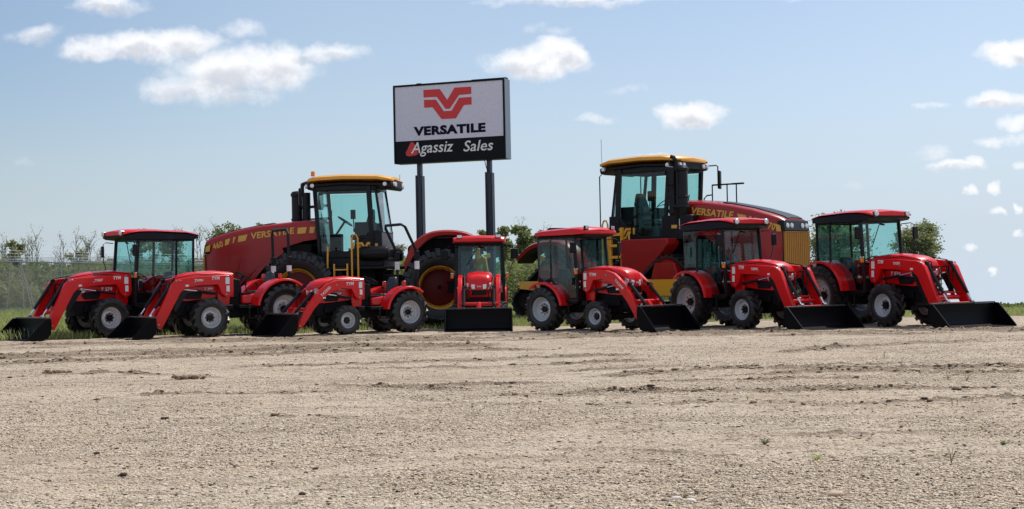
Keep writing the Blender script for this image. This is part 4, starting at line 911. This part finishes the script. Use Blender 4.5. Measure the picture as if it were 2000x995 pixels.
# ------------------------------------------------------------ large articulated tractors
def large(pos, rz, k, tracks, near, num, label, artic=0.):
    T = empty('articulated_tractor', pos, rz, label=label, cat='tractor', group='large articulated tractors behind the row')
    K = (k, k, k); S = lambda: MB(K); xr = -3.42
    red = M['maroon']
    # bonnet
    w = .66
    nz = 0 if tracks else .10
    nz *= .7; top = [(-.42, 2.80), (.0, 2.795), (.6, 2.745), (1.2, 2.655 + nz * .5), (1.8, 2.53 + nz * .8), (2.25, 2.40 + nz), (2.50, 2.315 + nz), (2.62, 2.25 + nz)]
    bot = {-.42: 2.32, .0: 2.26, .6: 2.08, 1.2: 1.62, 1.8: 1.05, 2.25: 1.0, 2.50: 1.0, 2.62: 1.02}
    hd = S().loft(hoodrings([(x, w - (0 if x < 2.3 else (x - 2.3) * .22), bot[x], z, .13) for x, z in top], 5, .045))
    hood = hd.build('bonnet', red, T, smooth=50)
    tp = S().loft([[(x, y, z + .050 - .08 * abs(y) ** 1.5) for y in (-.36, -.18, 0, .18, .36)] + [(x, y, z + .03 - .08 * abs(y) ** 1.5) for y in (.36, 0, -.36)] for x, z in ((.9, 2.71 + nz * .3), (1.2, 2.658 + nz * .5), (1.8, 2.533 + nz * .8), (2.25, 2.403 + nz), (2.5, 2.318 + nz), (2.61, 2.262 + nz))]); tp.build('bonnet_cover', M['black'], hood, smooth=50)
    fb_ = S().loft([[(2.50, -w * .98, 1.98), (2.50, w * .98, 1.98), (2.50, w * .98, 2.23), (2.50, -w * .98, 2.23)], [(2.67, -.60, 1.99), (2.67, .60, 1.99), (2.635, .60, 2.235), (2.635, -.60, 2.235)]]); fbo = fb_.build('headlight_panel', M['black'], hood, .02)
    for y in (-.46, -.26, .26, .46):
        S().lathe([(.001, .03), (.055, .026), (.062, .0)], (2.655, y, 2.11), 16, 'x').build('headlight', M['lens'], fbo)
    S().bb(2.60, 2.628, -.60, .60, 1.08, 1.97).build('radiator', M['plastic'], hood)
    gr = S()
    for i in range(13): y = -.54 + i * 1.08 / 12; gr.bb(2.632, 2.668, y - .033, y + .033, 1.12, 1.95)
    gr.bb(2.62, 2.67, -.60, -.575, 1.08, 1.98).bb(2.62, 2.67, .575, .60, 1.08, 1.98).bb(2.62, 2.67, -.6, .6, 1.955, 1.98)
    gr.build('grille', M['grilleshade'], hood)
    fu = S().bb(1.0, 2.6, -.5, .5, .62, 1.08).bb(-1.6, 1.0, -.45, .45, .75, 1.35).bb(-.2, 1.7, -.52, .52, 1.3, 2.2).bb(-1.9, -.3, -.7, .7, 1.0, 1.55)
    fu.bb(-.25, .25, -1.0, 1.0, .85, 1.15)
    fu.build('front_frame', M['frame'], T, .02)
    for s_ in (1, -1):
        pn = S().prism([(.55, 2.12), (1.15, 1.66), (1.55, 1.22), (1.50, 1.05), (1.38, 1.2), (1.0, 1.62), (.5, 1.98)], s_ * (w + .004) - .012, s_ * (w + .004) + .012); pn.build('bonnet_panel', red, hood, .006)
        pn = S().prism([(1.62, 1.9), (2.0, 1.95), (2.05, 1.35), (1.85, 1.2)], s_ * (w + .0) - .010, s_ * (w + .0) + .010); pn.build('bonnet_panel', red, hood, .006)
    # stripe and writing
    for s_ in (1, -1):
        st = S()
        def zt(x): return float(np.interp(x, [p[0] for p in top], [p[1] for p in top]))
        def patch(x0, x1, d0=.17, d1=.33, mat='gold', off=.006):
            return MB(K).prism([(x0, zt(x0) - d0), (x1, zt(x1) - d0), (x1 + .02, zt(x1) - d1), (x0 + .05, zt(x0) - d1)], s_ * (w + off) - .004, s_ * (w + off) + .004)
        for seg in ((-.12, .12), (-.34, -.2)): patch(*seg).build('stripe', M['gold'], hood)
        for seg in ((1.46, 1.70), (1.78, 1.84), (1.92, 2.05)): patch(*seg).build('stripe', M['gold'], hood)
        q = MB(K).prism([(2.46, zt(2.46) - .17), (2.58, zt(2.58) - .16), (2.60, zt(2.58) - .30), (2.48, zt(2.48) - .34)], s_ * (w + .0) - .006, s_ * (w + .0) + .006); q.build('stripe', M['gold'], hood)
        tx, ty = side_dirs(s_, 0)
        def tdir(x0, x1):
            d = Vector((x1 - x0, 0, zt(x1) - zt(x0))).normalized(); d = d if d.dot(tx) > 0 else -d
            return d, (Vector((0, s_, 0)).cross(d))
        a, b2 = tdir(.2, 1.38); text('VERSATILE', hood, M['gold'], (.79 * k, s_ * (w + .008) * k, (zt(.79) - .24) * k), a, b2, 1.16 * k, .17 * k, bold=.03, shear=.12)
        a, b2 = tdir(2.1, 2.42); text(num, hood, M['gold'], ((2.26 + .06 * tracks) * k, s_ * (w + .006) * k, (zt(2.26 + .06 * tracks) - .26) * k), a, b2, .28 * k, .16 * k, bold=.03)
    # cab
    S0 = S; cab_pre = lambda v: (-.38 + (v[0] + .38) * .90 if v[0] < -.38 else v[0], v[1] * .93, v[2])
    S = lambda: MB(K, cab_pre)
    cw = .86; zb, zr = 1.72, 3.66
    fl = S().bb(-2.35, -.42, -cw, cw, 1.58, 1.80).bb(-2.3, -2.22, -cw + .03, cw - .03, 1.8, 2.45)
    for s_ in (1, -1):
        y0, y1 = sorted((s_ * (cw - .05), s_ * (cw - .0)))
        fl.prism([(-.62, 1.80), (-2.30, 1.80), (-2.30, 2.50), (-2.0, 2.50), (-1.55, 2.15), (-1.30, 1.98), (-.62, 1.98)], y0, y1)
    fl.bb(-.5, -.42, -cw, cw, 1.8, 2.2)
    body = fl.build('cab_body', M['black'], T, .02)
    pl = S(); Af, At = (-.46, .84, 2.2), (-.36, .80, zr); Bf, Bt = (-2.0, .87, 2.3), (-1.93, .83, zr); Cf, Ct = (-2.28, .72, 2.45), (-2.10, .70, zr)
    for s_ in (1, -1):
        y = lambda p: (p[0], p[1] * s_, p[2])
        pl.beam(y((-.50, .84, 1.8)), y(At), .09, .10); pl.beam(y((-2.05, .86, 1.8)), y(Bt), .08, .14); pl.beam(y(Cf), y(Ct), .07, .07); pl.beam(y((-.36, .80, zr - .03)), y((-2.1, .78, zr - .03)), .08, .16)
    for x in (-.36, -2.1): pl.beam((x, -.78, zr - .05), (x, .78, zr - .05), .08, .14)
    pl.build('cab_frame', M['black'], T, .012)
    for s_ in (1, -1):
        y0 = s_ * .852
        dd = S().prism([(-.53, 1.99), (-.43, zr - .13), (-1.90, zr - .13), (-1.97, 2.5), (-1.6, 2.19), (-1.35, 2.0)], y0 - .004, y0 + .004); dr = dd.build('door', M['glass'], T)
        S().bb(-1.72, -1.55, min(y0, y0 + s_ * .03), max(y0, y0 + s_ * .03), 2.28, 2.34).build('door_handle', M['plastic'], dr, .01)
        S().quad((-2.06, s_ * .86, 2.5), (-2.26, s_ * .74, 2.5), (-2.10, s_ * .72, zr - .12), (-1.98, s_ * .82, zr - .12)).build('side_window', M['glass'], T)
    ws = S().quad((-.47, -.80, 2.2), (-.47, .80, 2.2), (-.35, .76, zr - .1), (-.35, -.76, zr - .1)).build('windscreen', M['glass'], T)
    S().tube([(-.44, .1, 2.25), (-.40, .25, 3.0)], .012, 5).build('wiper', M['plastic'], ws)
    S().quad((-2.30, -.72, 2.46), (-2.30, .72, 2.46), (-2.12, .70, zr - .12), (-2.12, -.70, zr - .12)).build('rear_window', M['glass'], T)
    ring = lambda x, w_, z0_, z1_: [(x, -w_, z0_ + .03), (x, -w_ * .8, z0_), (x, w_ * .8, z0_), (x, w_, z0_ + .03), (x, w_, z1_ - .06), (x, w_ * .85, z1_ - .01), (x, 0, z1_ + .02), (x, -w_ * .85, z1_ - .01), (x, -w_, z1_ - .06)]
    rf = S().loft([ring(-2.66, .62, 3.76, 3.83), ring(-2.58, .86, 3.74, 3.88), ring(-2.2, .98, 3.78, 3.94), ring(-1.2, 1.0, 3.80, 3.97), ring(-.5, .98, 3.78, 3.95), ring(-.2, .88, 3.76, 3.90), ring(-.1, .66, 3.77, 3.85)])
    roof = rf.build('roof', M['yellow'], T, .012, smooth=50)
    S().loft([ring(-2.66, .66, 3.60, 3.765), ring(-2.58, .84, 3.56, 3.765), ring(-2.15, .92, 3.62, 3.775), ring(-1.2, .95, 3.66, 3.795), ring(-.5, .93, 3.63, 3.775), ring(-.2, .86, 3.58, 3.765), ring(-.12, .66, 3.60, 3.765)]).build('roof_lining', M['plastic'], roof, .01)
    for s_ in (1, -1):
        for (x, ax_) in ((-2.655, -1), (-.115, 1)):
            for y in (.48, .66):
                S().lathe([(.001, .035 * ax_), (.055, .03 * ax_), (.065, -.03 * ax_)], (x, s_ * y, 3.68), 14, 'x').build('work_light', M['lens'], roof)
        for x in (-2.42, -.32): S().lathe([(.001, s_ * .055), (.05, s_ * .05), (.06, -s_ * .04)], (x, s_ * .885, 3.68), 14, 'y').build('work_light', M['lens'], roof)
        mr = S().tube([(-.25, s_ * .9, 3.72), (-.12, s_ * 1.14, 3.74), (-.10, s_ * 1.20, 3.72), (-.10, s_ * 1.20, 3.22)], .018, 6); mo = mr.build('mirror_arm', M['black'], T)
        S().box((-.07, s_ * 1.22, 3.38), (.07, .22, .46), Matrix.Rotation(R_(18 * s_), 3, 'Z')).build('mirror', M['plastic'], mo, .03)
        if not tracks: continue
        hr = S().tube([(-2.42, s_ * .88, 3.62), (-2.50, s_ * .98, 3.5), (-2.50, s_ * .98, 2.1), (-2.38, s_ * .9, 1.95)], .018, 6); hr.build('grab_rail', M['black'], T)
    if not tracks: MB(K).lathe([(.001, .13), (.05, .12), (.055, 0)], (-.33, near * .78, 3.93), 14, 'z').build('beacon', M['amber'], roof)
    MB(K).tube([(-2.36, -near * .5 if not tracks else near * .7, 3.80), (-2.37, -near * .5 if not tracks else near * .7, 4.45 if tracks else 4.0)], .006, 4).build('aerial', M['plastic'], roof)
    # inside
    se = S().loft([[(-1.25, -.26, 2.28), (-1.25, .26, 2.28), (-1.25, .26, 2.42), (-1.25, -.26, 2.42)], [(-1.75, -.27, 2.26), (-1.75, .27, 2.26), (-1.75, .27, 2.42), (-1.75, -.27, 2.42)]])
    se.loft([[(-1.62, -.25, 2.4), (-1.62, .25, 2.4), (-1.80, .25, 2.4), (-1.80, -.25, 2.4)], [(-1.74, -.27, 2.8), (-1.74, .27, 2.8), (-1.90, .25, 2.8), (-1.90, -.25, 2.8)], [(-1.80, -.15, 3.08), (-1.80, .15, 3.08), (-1.92, .13, 3.08), (-1.92, -.13, 3.08)]]).bb(-1.65, -1.35, -.2, .2, 1.8, 2.28)
    se.bb(-1.65, -1.2, -.42, -.32, 2.5, 2.6).build('seat', M['seat'], T, .04)
    steering_wheel(T, (-.98 * k, 0, 2.78 * k), .22 * k, R_(-35))
    S().bb(-2.05, -1.5, -.78, -.34, 1.8, 2.72).bb(-2.05, -1.5, .34, .78, 1.8, 2.72).bb(-.95, -.62, -.16, .16, 1.8, 2.45).bb(-1.25, -1.1, -.52, -.48, 2.85, 3.1).bb(-.8, -.7, .55, .62, 2.9, 3.05).tube([(-1.2, -.5, 2.5), (-1.18, -.5, 2.9)], .02, 5).build('console', M['plastic'], T, .02)
    S = S0
    # exhaust and air cleaner on the right hand side of the bonnet
    sx = -.22 if tracks else .25
    S = lambda: MB(K, lambda v: (v[0] + sx if v[0] > -.2 else v[0], v[1], v[2]))
    ex = S().lathe([(.001, 2.62), (.15, 2.62), (.15, 2.86), (.165, 2.87), (.165, 2.91), (.145, 2.92), (.145, 3.50), (.17, 3.52), (.17, 3.58), (.12, 3.64), (.001, 3.66)], (.25, -.78, 0), 20, 'z').tube([(.10, -.78, 3.55), (.10, -.78, 3.76), (.05, -.78, 3.84), (-.04, -.79, 3.87)], .055, 10)
    ex.lathe([(.001, 2.0), (.19, 2.0), (.19, 2.6), (.21, 2.64), (.19, 2.70), (.001, 2.7)], (.25, -.80, 0), 20, 'z').tube([(.12, -.72, 3.2), (-.4, -.75, 3.25)], .04, 7).tube([(.1, -.72, 2.85), (-.42, -.75, 2.9)], .045, 7)
    ex.lathe([(.001, 3.60), (.11, 3.60), (.11, 2.5), (.001, 2.5)], (-.02, -.74, 0), 14, 'z')
    ex.build('exhaust_stack', M['black'], T)
    S = S0
    ab = S().bb(-.45, .42, -.98, -.68, 1.85, 2.45); ab = ab.build('air_cleaner', M['black'], T, .04)
    S().bb(.02, .08, -.985, -.981, 2.12, 2.36).build('warning_label', M['white'], ab); S().bb(-.16, -.0, -.985, -.981, 2.14, 2.22).build('warning_label', M['gold'], ab)
    # deck, tank, ladder under the cab
    for s_ in (1, -1):
        dk = S(); dk.bb(-2.5, -.45, s_ * 1.02 - .22, s_ * 1.02 + .22, 1.50, 1.58)
        dk.bb(-1.15, -.5, s_ * 1.0 - .16, s_ * 1.0 + .16, .85, 1.5)
        dk.build('platform', M['plastic'], T, .015)
    for s_ in (1, -1):
        S().lathe([(.001, .38), (.17, .36), (.19, .30), (.19, -.30), (.17, -.36), (.001, -.38)], (-1.95, s_ * 1.03, 1.90), 18, 'z' if False else 'x').build('air_tank', M['black'], T) if not tracks else None
        ld = S(); yl = s_ * 1.27; lx = -.12 if tracks else .32; lz = .55 if tracks else 0
        for x in (-1.28, -1.62): ld.beam((x + lx, yl, .55), (x + lx, yl, 1.65 + lz), .07 if tracks else .04, .07 if tracks else .04)
        for z in (.62, .92, 1.22, 1.5) + ((1.78, 2.05) if tracks else ()): ld.bb(-1.62 + lx, -1.28 + lx, yl - .07, yl + .07, z - (.05 if tracks else .015), z + .015)
        ld.build('ladder', M['yellow'], T)
        rl = MB(K, lambda v: (v[0] + .30 * (not tracks) - .1 * tracks, v[1], v[2])).tube([(-1.72, yl, 1.25), (-1.72, yl, 2.28), (-1.76, yl, 2.38), (-1.84, yl, 2.38), (-1.88, yl, 2.28), (-1.88, yl, 1.3)], .024, 7).tube([(-1.1, yl, 2.1), (-1.08, yl, 1.35), (-1.16, yl, 1.2)], .024, 7); rl.build('handrail', M['yellow'], T)
        lg = MB(K, cab_pre); y0 = s_ * (cw + .012)
        for pts in ([(-1.62, 2.30), (-1.79, 2.30), (-1.86, 2.20), (-1.93, 2.30), (-2.10, 2.30), (-2.10, 2.24), (-1.97, 2.24), (-1.88, 2.12), (-1.84, 2.12), (-1.75, 2.24), (-1.62, 2.24)], [(-1.62, 2.215), (-1.72, 2.215), (-1.81, 2.09), (-1.91, 2.09), (-2.0, 2.215), (-2.10, 2.215), (-2.10, 2.16), (-2.02, 2.16), (-1.94, 2.03), (-1.78, 2.03), (-1.70, 2.16), (-1.62, 2.16)]):
            lg.prism([(x + .05, z - .1) for x, z in pts], y0 - .006, y0 + .006)
        lg.bb(-1.50, -1.44, y0 - .006, y0 + .006, 2.04, 2.2); lg.bb(-2.18, -2.10, y0 - .006, y0 + .006, 2.08, 2.16)
        lg.build('emblem', M['yellow'], body, smooth=0)
    hr = S()
    if tracks:
        yy = .60
        for x in (.04, .46, .72): hr.tube([(x, yy, 2.6), (x, yy, 3.22)], .018, 6)
        hr.tube([(.04, yy, 3.22), (.85, yy, 3.22)], .022, 6).bb(.62, .92, yy - .04, yy + .04, 3.20, 3.24).tube([(.04, yy, 2.98), (-.12, yy, 2.97), (-.2, yy, 2.9), (-.2, yy, 2.7)], .018, 6)
        hr.build('hood_railing', M['black'], T)
    # rear unit
    rt = empty('rear_unit', (0, 0, 0)) if False else None
    Q = Matrix.Translation((-1.95 * k, 0, 0)) @ Matrix.Rotation(R_(artic), 4, 'Z') @ Matrix.Translation((1.95 * k, 0, 0))
    parts = []
    rb = S().bb(-4.6, -1.95, -.42, .42, .80, 1.35).bb(-4.3, -2.9, -.6, .6, 1.3, 1.8).bb(-3.9, -3.4, -1.0, 1.0, .85, 1.15).lathe([(.001, .6), (.3, .6), (.3, 1.5), (.001, 1.5)], (-1.95, 0, 0), 14, 'z')
    parts.append(rb.build('rear_frame', M['frame'], T, .02))
    tk = S().loft([[(-2.62, -.62, 1.6), (-2.62, .62, 1.6), (-2.62, .62, 2.05), (-2.62, -.62, 2.05)], [(-2.9, -.72, 1.5), (-2.9, .72, 1.5), (-2.9, .72, 2.25), (-2.9, -.72, 2.25)], [(-4.1, -.72, 1.5), (-4.1, .72, 1.5), (-4.1, .72, 2.30), (-4.1, -.72, 2.30)], [(-4.3, -.6, 1.55), (-4.3, .6, 1.55), (-4.3, .6, 2.1), (-4.3, -.6, 2.1)]])
    parts.append(tk.build('fuel_tank', M['frame'], T, .04))
    for s_ in (1, -1):
        fd = MB(K, (lambda v: (v[0], v[1], v[2] - .5)) if tracks else None); rr_ = []
        _c = np.array([(-2.55, 1.62, .20), (-2.70, 2.0, .30), (-2.95, 2.27, .22), (-3.3, 2.42, .13), (-3.8, 2.44, .12), (-4.25, 2.34, .14), (-4.62, 2.08, .16)]); _t = np.linspace(0, 6, 25)
        def _cr(v, t):
            i = min(int(t), 5); f = t - i; p = [v[max(i - 1, 0)], v[i], v[i + 1], v[min(i + 2, 6)]]
            return .5 * (2 * p[1] + (p[2] - p[0]) * f + (2 * p[0] - 5 * p[1] + 4 * p[2] - p[3]) * f * f + (3 * p[1] - p[0] - 3 * p[2] + p[3]) * f ** 3)
        for (x, z, hh) in [tuple(_cr(_c, t)) for t in _t] or ((-2.55, 1.62, .20), (-2.70, 2.0, .30), (-2.95, 2.27, .22), (-3.3, 2.42, .13), (-3.8, 2.44, .12), (-4.25, 2.34, .14), (-4.62, 2.08, .16)):
            rr_.append([(x, s_ * .66, z - hh), (x, s_ * 1.36, z - hh), (x + .02, s_ * 1.38, z - .03), (x + .02, s_ * 1.30, z + .015), (x, s_ * .66, z + .03)])
        fd.loft(rr_); fo = fd.build('fender', red, T, .01, smooth=50); parts.append(fo)
        ln = MB(); ln.loft([[((p[0]), (p[1] - s_ * .03 * (1 if abs(p[1]) > 1 else -1)), p[2] - .03 * (2 if j > 1 else 1)) for j, p in enumerate(q)] for q in rr_]); ln.v = [(v[0] * k, v[1] * k, (v[2] - (.5 if tracks else 0)) * k) for v in ln.v]; ln.build('fender_dark_sheet', M['plastic'], fo)  # black sheet added to hide orange bounce light on the fender underside
    hc = MB(K, (lambda v: (v[0] + .1, v[1], v[2] - .25)) if tracks else None)
    for s_ in (1, -1): hc.beam((-4.3, s_ * .35, 1.1), (-4.75, s_ * .42, .75), .10, .14); hc.beam((-4.3, s_ * .25, 1.45), (-4.62, s_ * .35, 1.75), .12, .15); hc.beam((-4.62, s_ * .35, 1.75), (-4.75, s_ * .42, .85), .08, .08)
    hc.beam((-4.45, 0, 1.2), (-4.45, 0, 2.0), .4, .12); hc.beam((-4.3, -.3, 1.65), (-4.8, -.34, 1.82), .10, .12)
    parts.append(hc.build('rear_linkage', M['yellow'], T, .015))
    if not tracks:
        for s_ in (1, -1):
            make_wheel(T, (0, s_ * 1.06 * k, 1.0 * k), 1.0 * k, .72 * k, .56 * k, s_, 22, -.02, .06 * k, 'yellow', 'frame', 'hubred', agri=True)
            parts.append(make_wheel(T, (xr * k, s_ * 1.06 * k, 1.0 * k), 1.0 * k, .72 * k, .56 * k, s_, 22, .22, .06 * k, 'yellow', 'frame', 'hubred', agri=True))
    else:
        def hull_belt(off):
            cs = [(0, 1.20, .52), (1.04, .44, .42), (-1.04, .44, .42)]; pts = []
            for i in range(72):
                a = i * math.pi / 36; d = (math.cos(a), math.sin(a)); best = max(cs, key=lambda c: c[0] * d[0] + c[1] * d[1] + c[2])
                pts.append((best[0] + d[0] * (best[2] + off), best[1] + d[1] * (best[2] + off)))
            return pts
        for s_ in (1, -1):
            for xa in (0, xr):
                yc = s_ * 1.12; TS = lambda: MB(K, lambda v: (xa + (v[0] - xa) * .88, v[1], v[2] * .86)); tr_ = TS(); o_ = hull_belt(0); i_ = hull_belt(-.05)
                # resample outline densely for lugs
                n = len(o_); rings = [[(x + xa, yc - .36, z) for x, z in o_], [(x + xa, yc + .36, z) for x, z in o_], [(x + xa, yc + .36, z) for x, z in i_], [(x + xa, yc - .36, z) for x, z in i_]]
                vs = [p for r in rings for p in r]; fs = []
                for q in range(4):
                    for i in range(n): fs.append((q * n + i, q * n + (i + 1) % n, ((q + 1) % 4) * n + (i + 1) % n, ((q + 1) % 4) * n + i))
                tr_.add(vs, fs)
                per = [0]
                for i in range(n): a, b2 = o_[i], o_[(i + 1) % n]; per.append(per[-1] + math.hypot(b2[0] - a[0], b2[1] - a[1]))
                nl = 44
                for j in range(nl):
                    d = per[-1] * j / nl; i = max(q for q in range(n) if per[q] <= d + 1e-9); a, b2 = o_[i], o_[(i + 1) % n]; L_ = max(per[i + 1] - per[i], 1e-6); f = (d - per[i]) / L_
                    x, z = a[0] + (b2[0] - a[0]) * f, a[1] + (b2[1] - a[1]) * f; an = math.atan2(b2[1] - a[1], b2[0] - a[0])
                    if z < .08: z = .06
                    tr_.box((x + xa - math.sin(-an) * -0.0, yc, z), (.07, .70, .09), Matrix.Rotation(-an, 3, 'Y'))
                tro = tr_.build('track_belt', M['tyre'], T, smooth=40)
                wl = TS()
                for (x, z, r_) in ((1.04, .44, .36), (-1.04, .44, .36), (.42, .26, .2), (0, .26, .2), (-.42, .26, .2)):
                    wl.lathe([(.001, yc + s_ * .36), (r_ * .35, yc + s_ * .37), (r_ * .4, yc + s_ * .30), (r_ * .85, yc + s_ * .28), (r_, yc + s_ * .35), (r_, yc - s_ * .35), (.001, yc - s_ * .35)], (x + xa, 0, z), 22)
                wlo = wl.build('track_roller', M['frame'], tro)
                dv = TS().lathe([(.001, yc + s_ * .40), (.16, yc + s_ * .39), (.2, yc + s_ * .34), (.40, yc + s_ * .33), (.46, yc + s_ * .37), (.47, yc - s_ * .3)], (xa, 0, 1.20), 26); dvo = dv.build('drive_sprocket', red, tro)
                y0, y1 = sorted((yc + s_ * .375, yc + s_ * .45))
                bm2 = TS().prism([(xa - 1.12, 1.08), (xa + 1.12, 1.08), (xa + 1.10, .86), (xa + .5, .80), (xa + .3, .62), (xa - .3, .62), (xa - .5, .80), (xa - 1.10, .86)], y0, y1); bmo = bm2.build('track_frame', M['yellow'], tro, .012)
                pq = TS().prism([(xa - .30, 1.52), (xa + .30, 1.52), (xa + .44, 1.082), (xa - .44, 1.082)], y0 + .01 * s_, y1 - .01 * s_ if y1 - .01 * s_ != y0 + .01 * s_ else y1); pqo = pq.build('track_guard', red, tro, .012)
                if xa != 0: parts += [tro]
        # red side tank below the cab
        for s_ in (1, -1):
            y0, y1 = sorted((s_ * .86, s_ * 1.40))
            S().prism([(-1.36, 1.90), (-.02, 1.90), (-.02, 1.76), (-.70, .98), (-.85, .80), (-1.36, .80)], y0, y1).build('side_tank', red, T, .03)
    if artic:
        for p in parts:
            p.matrix_local = Q @ Matrix.Translation(p.location)
    return T
# left one: facing left, parallel to the picture; right one: three-quarter view, on tracks
def place_large(px_axle, Y, theta, facing, k, **kw):
    hx, hy = facing * math.cos(R_(theta)), -math.sin(R_(theta)); left = Vector((-hy, hx, 0)); near = kw['near']
    c = at(px_axle, 600, Y); c.z = 0
    return large(c - left * near * 1.06 * k, math.atan2(hy, hx), k, **kw)
V1 = place_large(586, 37.0, -6, -1, .99, tracks=False, near=1, num='460', artic=10, label='large dark red articulated tractor on huge tyres facing left, yellow roof, left of the sign')
_h = R_(39); V2 = large(Vector((5.28, 41.1, 0)), -_h, 1.155, tracks=True, near=-1, num='570', label='large dark red tractor on rubber tracks, gold grille and yellow roof, right of the sign')
